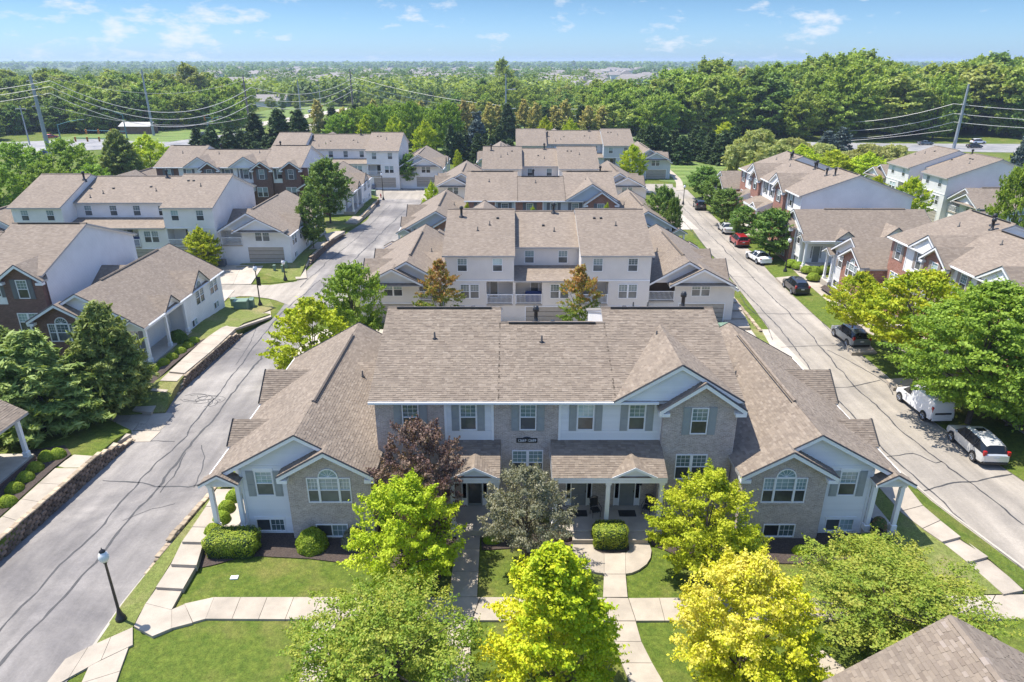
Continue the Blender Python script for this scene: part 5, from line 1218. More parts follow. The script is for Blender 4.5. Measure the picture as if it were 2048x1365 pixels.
rb = roof([e2, pk, pkf, e2f], hr); shingle_parts(rb, [e2, pk, pkf, e2f], 40)
for k in range(26):
    p = pk+Vector((0,-.1-k*.3,.03)); cpb = MB()
    for s in (-1,1): cpb.face([p, p+Vector((s*.16,0,-.06)), p+Vector((s*.16,-.33,-.085)), p+Vector((0,-.33,-.02))])
    cpb.build('ridge_shingle', MT['tab1'], hr)
w = MB(); wall(w, (pk.x-5,pk.y-.9,0), X_, Y_, [[(0,-.1),(10,-.1),(10,pk.z-3.3),(5,pk.z-.3),(0,pk.z-3.65)]]); wall(w, (pk.x-5,pk.y-8.9,0), Y_, -X_, [rect(0,8.0,-.1,pk.z-3.65)]); w.build('siding_wall', MT['side_pale'], hr)
# ============================================================ planting near the camera
G = 'street and garden trees'
tree_px('maple_tree', 'lime', 812, 960, 222, 'round lime-green maple in front of the left brick gable, beside the left door walk', vb=1168, var=0)
tree_px('maple_tree', 'lime', 1414, 945, 222, 'full lime-green maple in front of the right brick bay, right of the square hedge', vb=1150, var=1)
tree_px('maple_tree', 'limeyellow', 1105, 1092, 285, 'tall pointed lime and yellow maple at the bottom centre of the picture', Y=21, rz=0)
tree_px('maple_tree', 'yellow', 1492, 1122, 285, 'golden yellow maple at the bottom, right of the curved path', Y=21.6, rz=0)
tree_px('locust_tree', 'locust', 778, 1222, 370, 'airy light green locust tree at the bottom left of centre', Y=20.5, var=0)
tree_px('locust_tree', 'locust', 1785, 1150, 370, 'spreading airy locust tree with yellow flecks above the lower right roof', Y=24.3, var=1)
tree_px('ornamental_tree', 'purple', 842, 848, 178, 'dark purple-leaved tree against the brick beside the left door', Y=31.3)
tree_px('ornamental_tree', 'olive', 1052, 935, 184, 'grey-olive ornamental tree with a bare trunk in front of the twin window', vb=1132)
tree_px('maple_tree', 'bigmaple', 1972, 568, 305, 'very large green maple over the parked white van', vb=850)
tree_px('maple_tree', 'yellowgreen', 1838, 545, 225, 'broad yellow-green tree over the right walk behind the grey estate car', vb=748, var=0)
tree_px('maple_tree', 'yellowgreen', 1712, 545, 112, 'smaller yellow-green tree at the left of the broad one by the right street', Y=60, z=.3, var=1)
tree_px('maple_tree', 'green', 2040, 660, 200, 'green tree cut by the right edge above the silver parked car', Y=44)
LN = 'round green street trees along the right street'
for (u, vt, w, vb, l) in ((1545,418,86,520,'nearest round green street tree, beside the right-hand street lamp'),(1487,412,56,482,'small round street tree beside the red parked car'),(1452,378,62,450,'bushy street tree second from the court, above the silver sedan'),
                          (1408,333,66,400,'street tree just beyond the farthest black parked car'),(1430,352,50,425,'slim street tree between the farthest black car and the silver sedan')):
    tree_px('street_tree', 'linden', u, vt, w, l, vb=vb, group=LN)
tree_px('street_tree', 'linden', 1322, 372, 66, 'round dark green tree at the right end of the red brick middle house', Y=97)
tree_px('street_tree', 'linden', 1345, 395, 34, 'little dark green tree by the right road at the end of the middle rows', Y=92)
tree_px('maple_tree', 'yellowgreen', 1265, 290, 56, 'yellow tree beside the farthest middle row', Y=142)
tree_px('maple_tree', 'autumn', 880, 520, 92, 'green maple turning orange before the left balconies of the greige row', Y=61.5, var=0)
tree_px('maple_tree', 'autumn', 1160, 530, 84, 'slender maple turning orange before the right balconies of the greige row', Y=60.5, var=1)
tree_px('maple_tree', 'green', 706, 528, 125, 'dark green maple at the left rear corner of the greige row', Y=59)
tree_px('maple_tree', 'brightgreen', 622, 598, 158, 'light green tree leaning over the left road behind the foreground house', Y=52)
tree_px('maple_tree', 'brightgreen', 405, 455, 72, 'young light green tree in the driveway of the white row', vb=546)
PN = 'large pines at the left'
tree_px('pine_tree', 'pine', 212, 610, 150, 'tall rounded pine in front of the dark brick arched window', vb=812, var=0, z=.5)
tree_px('pine_tree', 'pine', 68, 668, 215, 'widest pine, filling the left edge above the lower left porch', Y=43, var=1, z=.6)
tree_px('pine_tree', 'pine', 8, 655, 120, 'pale green tree peeking over the pine at the left edge', Y=50, var=0)
tree_px('pine_tree', 'linden', 655, 318, 92, 'dark rounded evergreen beside the second retaining wall', vb=446, z=.5)
tree_px('pine_tree', 'linden', 622, 385, 56, 'smaller dark evergreen at the end of the white row porch', Y=93, z=.5)
tree_px('pine_tree', 'linden', 818, 308, 42, 'dense oval tree standing before the far court garages', vb=376)
tree_px('maple_tree', 'brightgreen', 865, 365, 40, 'green tree at the left end of the fourth middle row', Y=111)
for (u, v) in ((935,408),(1065,415),(1210,408)): tree_px('garden_tree', 'yellowgreen', u, v, 30, 'low yellow-green tree top in the middle courtyard, %s' % {935:'nearest the left flue',1065:'above the centre roof block',1210:'below the blue gable'}[u], Y=86)
tree_px('maple_tree', 'brightgreen', 655, 292, 52, 'light green tree at the left end of the farthest left row', Y=150)
tree_px('maple_tree', 'brightgreen', 850, 240, 52, 'bright lime tree behind the farthest left row roof', Y=185)
tree_px('maple_tree', 'yellowgreen', 1818, 355, 74, 'yellow-green tree between the right rows, beside the wooden balcony', Y=104)
tree_px('maple_tree', 'yellowgreen', 1745, 352, 60, 'yellowish bush tree between the blue end wall and the far right block', Y=107)
tree_px('maple_tree', 'green', 2030, 330, 95, 'tall dark green tree cut by the right edge above the near orange brick row', Y=84)
tree_px('maple_tree', 'yellowgreen', 2040, 300, 40, 'yellow leaved tree top at the right edge near the far road', Y=170)
for (u, vt, w, Y, k, l) in ((240,262,78,150,'pine','dark pine between the lamp mast and the lime tree at the far left'),(300,270,86,158,'brightgreen','light green round tree right of the dark pine at the far left'),(138,278,100,140,'green','green tree in front of the leaning steel pole'),(40,285,110,136,'green','broad green tree at the left edge beyond the white row'),
                            (-10,330,100,115,'green','green tree cut by the left edge behind the white row'),(190,330,80,128,'green','leafy tree behind the left roof block of the white row'),(95,325,90,124,'green','dark leafy tree above the ridge of the white row')):
    tree_px('maple_tree' if k != 'pine' else 'pine_tree', k, u, vt, w, l, Y=Y)
# ---- shrubs
SB = 'round clipped shrubs beside the porch'
def bpx(u, v, rx, ry, rz, label, z=0.0, **k):
    p = P(u, v, z); return bush((p.x, p.y+ry, z-.02), rx, ry, rz, label, **k)
bpx(458, 1119, 1.35, .75, .62, 'long clipped green hedge at the left corner of the foreground house', box=True, name='hedge', cat='hedge', leaf=.08)
bpx(617, 1113, .85, .8, 1.15, 'large round clipped shrub before the brick wall between the basement windows')
bpx(705, 1104, .7, .65, 1.0, 'pale round shrub half hidden by the lime maple', key='olive', leaf=.08)
bpx(1222, 1101, .92, .62, .62, 'square clipped hedge between the two front steps', box=True, name='hedge', cat='hedge', z=.1, leaf=.08)
for i, (u, v, l) in enumerate(((420,1078,'small round shrub behind the long hedge, nearest the camera'),(437,1052,'second small round shrub along the left porch of the foreground house'),(447,1030,'third small round shrub along the left porch of the foreground house'),(462,1008,'farthest small round shrub along the left porch of the foreground house'))):
    bpx(u, v, .5, .5, .62, l, z=.4, group=SB)
bpx(1500, 1122, .9, .8, 1.0, 'dark round shrub partly behind the right lime maple', key='green', leaf=.1)
bpx(1607, 1112, .5, .35, .38, 'low lime-yellow plant in the mulch bed before the right wing', key='limeyellow', name='low_plant', cat='plant', leaf=.1)
bpx(1688, 1112, .75, .5, .7, 'loose light green plant in the mulch left of the white flowers', key='locust', name='low_plant', cat='plant', leaf=.12)
bpx(1748, 1118, .95, .7, .95, 'green shrub with a few white blooms at the right porch corner', key='hedge', name='flowering_shrub', leaf=.13)
bpx(1763, 1070, .42, .42, .9, 'flowering plant with red and white blooms in a dark pot on the right side porch', key='flower', z=.45, name='potted_plant', cat='potted plant', leaf=.1)
bpx(984, 1090, .5, .4, .6, 'yellow-green shrub left of the olive tree trunk', key='yellowgreen', leaf=.1)
bpx(1125, 1085, .6, .4, .5, 'reddish plant in the mulch beside the left front step', key='purple', name='low_plant', cat='plant', leaf=.1)
for i, (u, v) in enumerate(((300,748),(323,734),(340,723),(357,711),(372,700),(384,690))): bpx(u, v, .55, .5, .6, '%s round shrub in the row of six below the dark brick house porch' % ('nearest','second','third','fourth','fifth','farthest')[i], z=.8, group='row of six round shrubs')
bpx(350, 690, .8, .8, 1.1, 'dark round shrub with pale flowers between porch and lawn of the dark brick house', z=.8, key='mid', leaf=.1)
for i, (u, v) in enumerate(((5,1018),(20,990),(42,968),(62,948),(85,925),(107,920))): bpx(u, v, .5, .48, .58, '%s round shrub beside the lower left porch' % ('nearest','second','third','fourth','fifth','farthest')[i], z=.98, group='round shrubs beside the lower left porch')
for i, (u, v) in enumerate(((1598,528),(1612,533),(1630,541),(1645,542),(1662,541),(1680,540),(1642,556))): bpx(u-11, v+5, .8, .7, .75, '%s low green shrub before the orange brick rows on the right' % ('first','second','third','fourth','fifth','sixth','seventh')[i], z=.55, group='low shrubs on the right')
for i in range(9):
    t = i/8; p = P(585+t*62, 492-t*28, .7); bush((p.x-.3, p.y, .68), .6, .6, .65, ['nearest','second','third','fourth','middle','sixth','seventh','eighth','farthest'][i]+' shrub in the row along the porch of the white row', group='shrubs along the white row porch')
# ---- distant planting: evergreens, gold row, willows, woods
n = 0
def far(key, u, vt, w, Y, name, label, group): return tree_px(name, key, u, vt, w, label, Y=Y, group=group)
for u in range(395, 665, 17): far('spruce', u+random.uniform(-5,5), (268 if u < 500 else 276)+random.uniform(-14,8), 44, 178+random.uniform(-4,6), 'spruce_tree', 'dark spruce in the hedge-like row behind the left rows', 'dark spruces behind the left rows')
for (u, v, w) in ((512,228,60),(560,220,62),(600,222,60)): far('spruce', u, v, w, 186, 'spruce_tree', 'taller dark spruce standing above the row, %s' % {512:'leftmost',560:'middle',600:'rightmost'}[u], None)
for u in list(range(905, 1030, 13)): far('spruce', u+random.uniform(-4,4), 268+random.uniform(-18,16), 34, 186+random.uniform(-8,8), 'spruce_tree', 'dark conifer in the screen behind the middle rows', 'dark conifers behind the middle rows')
for u in list(range(1285, 1470, 15)): far('spruce', u+random.uniform(-4,4), 262+random.uniform(-18,20), 40, 186+random.uniform(-6,8), 'spruce_tree', 'dark conifer in the screen behind the striped lawn', 'dark conifers behind the striped lawn')
far('bluespruce', 955, 225, 46, 192, 'blue_spruce', 'silvery blue spruce left of the tall steel pole', None); far('bluespruce', 1685, 255, 40, 215, 'blue_spruce', 'silvery blue spruce beyond the willows on the right', None)
far('bluespruce', 1655, 262, 40, 212, 'blue_spruce', 'second blue spruce, left of the silvery one on the right', None); far('bluespruce', 2040, 275, 40, 150, 'blue_spruce', 'blue spruce at the right edge near the road', None)
for i, u in enumerate(list(range(640, 905, 26))+list(range(905, 1220, 23))): far('gold' if random.random() < .75 else 'spruce', u+random.uniform(-6,6), 206+random.uniform(-8,10), 42, 240+random.uniform(-6,6), 'conical_tree', 'cone-shaped tree with golden tips in the long far row', 'golden-tipped cone-shaped trees')
for i, u in enumerate(range(680, 900, 24)): far('green', u, 214+random.uniform(-14,20), 60, 218+random.uniform(-14,10), 'leafy_tree', 'leafy green tree before the golden-tipped row', 'leafy trees before the golden-tipped row')
for (u, v, w, Y) in ((790,232,44,205),(735,230,44,207),(1090,234,40,200),(1140,238,42,200),(915,300,20,170)): far('brightgreen', u, v, w, Y, 'lime_tree', 'bright lime-coloured tree behind the rear rows', 'bright lime-coloured trees')
for (u, v, w, Y, l) in ((1520,262,128,168,'pale weeping willow, leftmost of the group right of the striped lawn'),(1580,278,100,176,'pale weeping willow second from the left'),(1850-120,290,110,168,'green-yellow willow above the roofs of the right rows'),(1790,292,110,166,'rightmost willow beside the far right block'),(1640,288,100,172,'willow in the middle of the group')): far('willow', u, v, w, Y, 'willow_tree', l, None)
for (u, v, w, Y) in ((1600,290,80,158),(1665,300,80,150),(1735,305,84,148),(1450,245,60,196),(1560,318,60,140),(1500,325,50,140)): far('brightgreen', u, v, w, Y, 'leafy_tree', 'light green tree among the willows on the right', 'light green trees among the willows')
# woods as individual trees: (u range, Y range, skyline row)
def woods(n, u0, u1, Y0, Y1, sky, name, label, group, jit=10, keys=('forest','forest','forest','forestdark','forestlight'), wr=(.75,1.15)):
    for i in range(n):
        u = random.uniform(u0, u1); t = random.random()**.8; Y = Y0+(Y1-Y0)*t; zt = PY(u, sky(u), Y1).z
        hh = zt*random.uniform(.78, 1.06)*(.72+.28*t); zc = Y*cp+CAMH*sp*.6
        k = random.choice(keys); kd = {'forest':'rounded','forestdark':'darker pointed','forestlight':'pale feathery'}[k]
        place_tree(name, k, ((u-1024)/F*zc, Y, 0), hh, hh*random.uniform(*wr), kd+' '+label, group=group)
def skyR(u):
    pts = [(1180,175),(1240,148),(1290,160),(1340,135),(1400,118),(1470,128),(1510,108),(1570,122),(1650,100),(1700,92),(1800,118),(1870,112),(1960,104),(2150,96)]
    for a, b in zip(pts, pts[1:]):
        if a[0] <= u <= b[0]: return a[1]+(b[1]-a[1])*(u-a[0])/(b[0]-a[0])
    return pts[0][1] if u < pts[0][0] else pts[-1][1]
woods(170, 1190, 2130, 243, 330, skyR, 'woodland_tree', 'tall tree in the dense wood beyond the right-hand road', 'wood beyond the right-hand road')
woods(26, 690, 900, 270, 380, lambda u: 195, 'field_tree', 'tree between the golden row and the far fields', 'trees behind the golden row')
skyL = lambda u: 150-14*math.sin(max(0, min(1, (u+100)/600))*math.pi)+ (0 if u < 480 else (u-480)*.25)
woods(150, -90, 480, 268, 385, skyL, 'woodland_tree', 'tree in the dense wood beyond the left junction', 'wood beyond the left junction')
woods(45, 500, 900, 400, 520, lambda u: 172, 'field_tree', 'tree along the far side of the boulevard', 'trees past the boulevard')
woods(60, 880, 1260, 285, 380, lambda u: 165+12*math.sin(u*.03), 'tall_tree', 'tree in the belt behind the grey-roofed mansion', 'tree belt behind the mansion')
for (u, v, w, Y, l) in ((1005,118,44,420,'tallest tree of the central skyline'),(380,128,70,340,'yellowish tree crown on the left skyline')): far('forestlight', u, v, w, Y, 'tall_tree', l, None)
# far-off woods: nobody could count them
LEAF['farmix'] = leaf_mat('leaf_far', (.05,.11,.025), (.10,.175,.04), (.19,.27,.07), .3)
def far_woods(name, n, Y0, Y1, hr, mat, leaf, per, xk=1.0, umin=-250, umax=2300):
    Cs, Ns, Ts = [], [], []
    Y = np.exp(rng.uniform(math.log(Y0), math.log(Y1), n)); u = rng.uniform(umin, umax, n); X = (u-1024)/F*(Y*cp+CAMH*sp)
    f = np.sin(X*.006+Y*.003)+np.sin(X*.0021-Y*.0047+1.3)+.6*np.sin(X*.013+2)
    keep = f > -1.1+xk; X, Y = X[keep], Y[keep]; n = len(X); hh = rng.uniform(*hr, n); t = rng.random(n)
    d = sphere_pts(n*per); d[:,2] = np.abs(d[:,2]); s = np.repeat(hh, per)[:,None]
    C = d*s*np.array([.5,.5,.55])*rng.uniform(.7,1.05,(n*per,1)); C[:,2] += (s*.42)[:,0]; low = rng.random(n*per) < .25; C[low,2] *= .45
    C[:,0] += np.repeat(X, per); C[:,1] += np.repeat(Y, per)
    me = quads_mesh(name, C, d+np.array([0,0,.5])+rng.normal(size=(n*per,3))*.4, leaf, 1.2, LEAF[mat], np.clip(np.repeat(t, per)*.8+rng.random(n*per)*.2, 0, 1))
    o = mobj(name, me); o['kind'] = 'stuff'; o['label'] = 'mass of distant trees reaching to the horizon'; return o
far_woods('distant_woods', 1300, 430, 1000, (6,19), 'farmix', 2.2, 75, .45)
far_woods('distant_woods', 2300, 1000, 2600, (6,19), 'farmix', 4.2, 34, .6)
far_woods('distant_woods', 3200, 2600, 7800, (14,26), 'mid', 13.0, 13, -1.4)
far_woods('distant_woods', 420, 430, 560, (10,17), 'forest', 2.0, 80, .3, -200, 1150)
# far suburb houses
FH = []
for i in range(4):
    w_, d_, hg = random.uniform(10,16), random.uniform(9,12), random.uniform(4,6.5); rr_ = random.uniform(2.4,4); m = MB()
    m.box(-w_/2,w_/2,-d_/2,d_/2,0,hg,0); 
    for s in (-1,1): m.face([(-w_/2-.4,s*(d_/2+.4),hg-.1),(w_/2+.4,s*(d_/2+.4),hg-.1),(w_/2-1.5,0,hg+rr_),(-w_/2+1.5,0,hg+rr_)], 1)
    for s in (-1,1): m.face([(s*(w_/2+.4),-d_/2-.4,hg-.1),(s*(w_/2+.4),d_/2+.4,hg-.1),(s*(w_/2-1.5),0,hg+rr_)], 1)
    for k in range(3): m.box(-w_/2+1.5+k*w_/3.2,-w_/2+3+k*w_/3.2,-d_/2-.03,-d_/2,1.2,2.8,2)
    FH.append(m.mesh('far_house', [MT['side_pale'], MT['farroof'] if 'farroof' in MT else MT['metalroof'], MT['glass_lo']]))
for i in range(240):
    u = random.choice((random.gauss(620,110), random.gauss(900,120), random.gauss(1180,90), random.uniform(350,1500))); Y = random.uniform(480,1700)
    p = PX(u, Y, 0); o = mobj('far_house', random.choice(FH)); o.location = (p.x, p.y, 0); o.rotation_euler = (0,0,random.choice((0,.4,1.57,-.5))); k = random.uniform(1.1,1.6); o.scale = (k,k,k)
    tag(o, 'small pale house of the far suburb near the horizon', 'house', 'pale houses of the far suburb')
# ---- far roads and lawns
ribbon('main_road', PP([(-200,345),(0,312),(180,300),(420,290),(520,275)], .01), PP([(-200,300),(0,285),(180,278),(330,285),(500,262)], .01), MT['asphaltF'], 20)
ribbon('boulevard', PP([(440,292),(520,272),(590,252),(650,241),(720,228)], .02), PP([(520,292),(570,275),(620,262),(660,252),(740,236)], .02), MT['concrete2'], 20)
ribbon('boulevard', PP([(470,252),(560,238),(640,224),(700,215)], .03), PP([(470,259),(560,247),(640,231),(700,219)], .03), MT['concrete2'], 10)
ribbon('main_road', PP([(1440,300),(1600,300),(1800,302),(2100,306)], .01), PP([(1440,284),(1600,284),(1800,287),(2100,288)], .01), MT['asphaltF'], 10)
ribbon('field', PP([(100,300),(300,290),(420,272),(600,240),(700,215)], .0), PP([(100,278),(230,262),(420,245),(560,215),(660,200)], .0), MT['field'], 10)
woods(16, -60, 150, 238, 285, lambda u: 185, 'roadside_tree', 'tree behind the leaning steel pole at the far left', 'trees behind the leaning steel pole')
ribbon('field', PP([(740,300),(1100,300),(1440,300)], -.01), PP([(740,232),(1100,238),(1440,245)], -.01), MT['field'], 10)
ribbon('lawn', PP([(1318,362),(1400,372),(1440,345)], .0), PP([(1318,322),(1400,318),(1470,322)], .0), MT['field'], 10)
lw4 = empty('garden_path', (0,0,0), kind='structure'); slabs(lw4, PP([(1352,381),(1352,362),(1335,345),(1328,338)], .05), PP([(1368,380),(1364,360),(1345,343),(1336,337)], .05), 6)
# ============================================================ cars
def car_px(kind, pk, front, rear, label, **k):
    """front/rear: pixels of the road-side wheel contact points; the car lies to the right of them"""
    f, r = P(*front), P(*rear); d = (f-r); d.z = 0; d.normalize(); nr = Vector((d.y, -d.x, 0)) if k.pop('side', 1) > 0 else Vector((-d.y, d.x, 0))
    c = (f+r)/2+nr*.85; c.z = 0.02
    return vehicle(kind, pk, c, math.atan2(d.y, d.x), label, **k)
car_px('suv', 'silver', (1903,883), (1942,920), 'silver compact suv parked at the right, nearest the camera', group='cars parked along the right street')
car_px('van', 'white', (1800,803), (1843,838), 'small white panel van parked under the large maple', name='parked_van', cat='van', group='cars parked along the right street')
car_px('suv', 'grey', (1667,672), (1693,693), 'blue-grey estate suv parked beside the yellow-green tree', group='cars parked along the right street')
car_px('suv', 'black', (1567,574), (1583,589), 'black suv parked between the street lamp and the yellow-green tree', group='cars parked along the right street')
car_px('sedan', 'white', (1496,518), (1511,527), 'white sedan parked below the nearest round street tree', group='cars parked along the right street')
car_px('suv', 'red', (1461,485), (1470,493), 'red suv with dark roof parked between two sedans', group='cars parked along the right street')
car_px('sedan', 'silver', (1437,459), (1445,467), 'silver sedan parked beyond the red suv', group='cars parked along the right street')
car_px('suv', 'black', (1386,412), (1392,421), 'farthest black suv on the right street, by the court', group='cars parked along the right street')
vehicle('suv', 'white', P(742,373)+Vector((0,0,.02)), math.radians(250), 'white car parked nose out before the far court garages')
vehicle('suv', 'blue', P(862,372)+Vector((0,0,.02)), math.radians(80), 'dark blue car at the right end of the far court')
vehicle('sedan', 'grey', P(402,600)+Vector((-.5,0,.02)), math.radians(180), 'grey car nosing out behind the corner of the dark brick house')
for (k, c, u, v, l) in (('suv','white',1955,288,'white suv driving on the far right road'),('sedan','black',1948,296,'dark car below the white suv on the far right road'),('sedan','grey',1850,290,'dark grey car at the left on the far right road'),('sedan','silver',516,249,'silver car turning on the boulevard'),
                        ('suv','grey',572,214,'dark car parked by the house past the boulevard'),('suv','white',625,226,'white car on the far boulevard'),('sedan','red',103,277,'red car behind the leaning steel pole'),('sedan','grey',410,272,'grey-blue car at the junction behind the spruces'),('sedan','blue',100,308,'dark blue car at the foot of the leaning steel pole')):
    p = P(u, v); vehicle(k, c, p+Vector((0,0,.03)), 0.05 if u > 1000 else .5, l, name='car')
# ============================================================ street furniture
def lamp(pos, h, label, banner=False):
    o = empty('street_lamp', pos, 0, label, 'street lamp', 'black post-top street lamps')
    m = MB(); m.lathe([(.24,-.05),(.24,.18),(.2,.24),(.13,.42),(.1,.6),(.07,.7),(.055,h-.75),(.08,h-.72),(.1,h-.62),(.0,h-.6)], 12); m.build('post', MT['dark'], o, True)
    g_ = MB(); g_.lathe([(.12,h-.62),(.21,h-.5),(.235,h-.35),(.2,h-.18),(.13,h-.1),(.12,h-.06)], 14); g_.build('globe', MT['lampglass'], o, True)
    c = MB(); c.lathe([(.13,h-.08),(.14,h-.03),(.06,h+.05),(.02,h+.08),(.02,h+.16),(0,h+.17)], 10); c.build('finial', MT['dark'], o, True)
    if banner: b = MB(); b.box(.05,.4,-.01,.01,h-2.3,h-1.3); b.build('banner', MT['dark'], o)
    return o
lamp(P(243,1240), 4.15, 'black street lamp with a white globe beside the lower left road')
lamp(P(521,611), 4.6, 'black street lamp with a small banner near the green utility boxes', True)
lamp(P(1570,543,.2), 4.4, 'black street lamp between the white sedan and the black suv on the right walk')
lamp(P(767,400), 5.2, 'lamp at the edge of the far court'); lamp(P(737,400), 3.4, 'short slim lamp left of the taller lamp at the far court'); lamp(P(571,560,.1), 2.6, 'low post lamp beside the small green pedestals'); lamp(P(1366,408,.1), 3.6, 'slim lamp by the right road near the farthest black suv')
def ubox(u, v, w, d, h, label, z=.05, cat='utility box'):
    p = P(u, v, z); o = empty('utility_box', p, random.uniform(-.15,.15), label, cat, 'green utility boxes')
    m = MB(); m.bbox(-w/2,w/2,0,d,-.1,h*.8,.03); m.build('cabinet', MT['green_box'], o); m = MB(); m.bbox(-w/2-.03,w/2+.03,-.03,d+.03,h*.8,h,.04); m.build('lid', MT['green_box'], o)
ubox(482,623,1.4,1.1,1.15,'largest green transformer box on the corner lawn'); ubox(497,616,1.1,.8,.9,'green box right behind the large transformer'); ubox(467,613,.5,.5,.9,'slim green box left of the large transformer'); ubox(504,612,.4,.4,.9,'slim green box at the right of the corner group')
ubox(549,541,.3,.3,.7,'leftmost small green pedestal before the white row',.4); ubox(566,543,.35,.35,.8,'middle small green pedestal before the white row',.4); ubox(572,537,.3,.3,.9,'rightmost small green pedestal before the white row',.4)
ubox(1452,668,1.2,.9,.9,'pale green utility box behind the right corner of the foreground house'); ubox(745,391,1.2,.8,1.0,'dark green utility box beside the far court')
p = P(469,1155,.0); o = empty('ground_cover', (p.x,p.y,0), .1, 'small white square cover set in the front lawn', 'utility cover'); m = MB(); m.bbox(-.2,.2,-.13,.13,-.03,.05,.02); m.build('lid', MT['trim'], o)
p = P(614,408,.2)
h_ = P(762,395); o = empty('fire_hydrant', h_, 0, 'small red fire hydrant beside the far court lamp', 'fire hydrant'); m = MB(); m.lathe([(.16,0),(.16,.1),(.11,.12),(.11,.55),(.14,.57),(.08,.7),(0,.75)], 10); m.build('barrel', MT['tail'], o); m = MB(); m.tube([(-.2,0,.42),(.2,0,.42)], .06, 6); m.build('nozzle', MT['tail'], o)
# ---- porch chairs, mats, number plaque, lanterns
def chair(pos, rz, label):
    o = empty('porch_chair', pos, rz, label, 'chair', 'black porch chairs'); s = MB(); s.bbox(-.25,.25,-.25,.25,.40,.45,.03); s.build('seat', MT['dark'], o)
    b = MB()
    for k in range(6): x = -.22+k*.088; b.tube([(x,.24,.45),(x*1.1,.36,1.05)], .014, 4)
    pr = [(-.27+.54*k/6,.36+.0,1.0+.12*math.sin(math.pi*k/6)) for k in range(7)]; b.tube(pr, .022, 5); b.face([(-.24,.26,.5),(.24,.26,.5),(.25,.35,1.0),(-.25,.35,1.0)]); b.build('backrest', MT['dark'], o)
    for s_ in (-1,1):
        for yy in (-.22,.22): l = MB(); l.tube([(s_*.23,yy,0),(s_*.23,yy,.42)], .018, 5); l.build('leg', MT['dark'], o)
        a = MB(); a.tube([(s_*.27,-.25,.42),(s_*.28,-.25,.66),(s_*.28,.3,.68)], .018, 5); a.build('armrest', MT['dark'], o)
chair((4.85,33.0,.45), .25, 'black high-backed chair between the two grey doors on the right porch'); chair((7.9,33.2,.45), -.5, 'black chair at the right end of the right porch'); chair((2.85,32.8,.45), .9, 'black chair at the left end of the right porch')
for (x, l) in ((3.9,'dark door mat before the left door of the right porch'),(6.75,'dark door mat before the right door of the right porch')):
    m = MB(); m.box(-.5,.5,-.3,.3,0,.015); o = m.build('door_mat', MT['dark']); o.location = (x,33.2,.452); tag(o, l, 'door mat')
pl = empty('number_sign', (0.85,33.98,4.93), 0, 'black plaque with white house numbers on the brick above the twin window', 'sign')
m = MB(); m.bbox(-.6,.6,-.03,.0,-.16,.14,.02); m.tube([(-.2,-.015,.16),(0,-.015,.2),(.2,-.015,.16)], .035, 5); m.build('plaque', MT['dark'], pl)
t = bpy.data.curves.new('numbers', 'FONT'); t.body = '12669 12689'; t.size = .235; t.align_x = 'CENTER'; t.align_y = 'CENTER'; t.extrude = .004; t.materials.append(MT['trim'])
to = bpy.data.objects.new('numbers', t); COL.objects.link(to); to.parent = pl; to.location = (0,-.036,-.01); to.rotation_euler = (math.pi/2,0,0); to.scale = (.86,1,1)
m = MB(); m.box(-.05,.05,-.03,0,-.1,.1); lt = None
for (x, y, z, l) in ((7.55,33.98,2.15,'black wall lantern beside the right grey door'),(-.85,33.98,1.2,'small white wall lamp beside the left glass door')):
    o = empty('wall_lantern', (x,y,z), 0, l, 'lantern'); m = MB(); m.lathe([(.04,-.2),(.09,-.12),(.1,.1),(.03,.2),(0,.22)], 8, c=(0,-.12)); m.build('lamp_body', MT['dark'] if x > 0 else MT['trim'], o); m = MB(); m.tube([(0,0,.05),(0,-.12,.22)], .015, 4); m.build('bracket', MT['dark'], o)
p = P(1762,1072,.45); m = MB(); m.lathe([(.2,0),(.3,.35),(.33,.5),(.3,.5)], 12); o = m.build('flower_pot', MT['pot'], None, True); o.location = (p.x-.35,p.y-.1,.43); tag(o, 'dark round flower pot on the right side porch', 'flower pot')
p = P(1752,1060,.45); m = MB(); m.lathe([(.15,0),(.24,.3),(.26,.38)], 12); o = m.build('flower_pot', MT['bluecloth'], None, True); o.location = (p.x-.2,p.y+.5,.43); tag(o, 'small blue pot behind the dark one on the right side porch', 'flower pot')
# covered furniture on balconies
def cover(pos, w, label):
    m = MB(); m.bbox(-w/2,w/2,-.35,.35,0,.62,.08); m.bbox(-w/2,w/2,.1,.38,.55,.95,.06); o = m.build('covered_sofa', MT['bluecloth']); o.location = pos; tag(o, label, 'sofa')
cover((2.3,65.9,2.42), 1.9, 'dark blue cushioned sofa on the centre balcony of the greige row'); cover((-48.6,86.3,3.02), 2.2, 'blue covered furniture on a balcony of the white row at left')
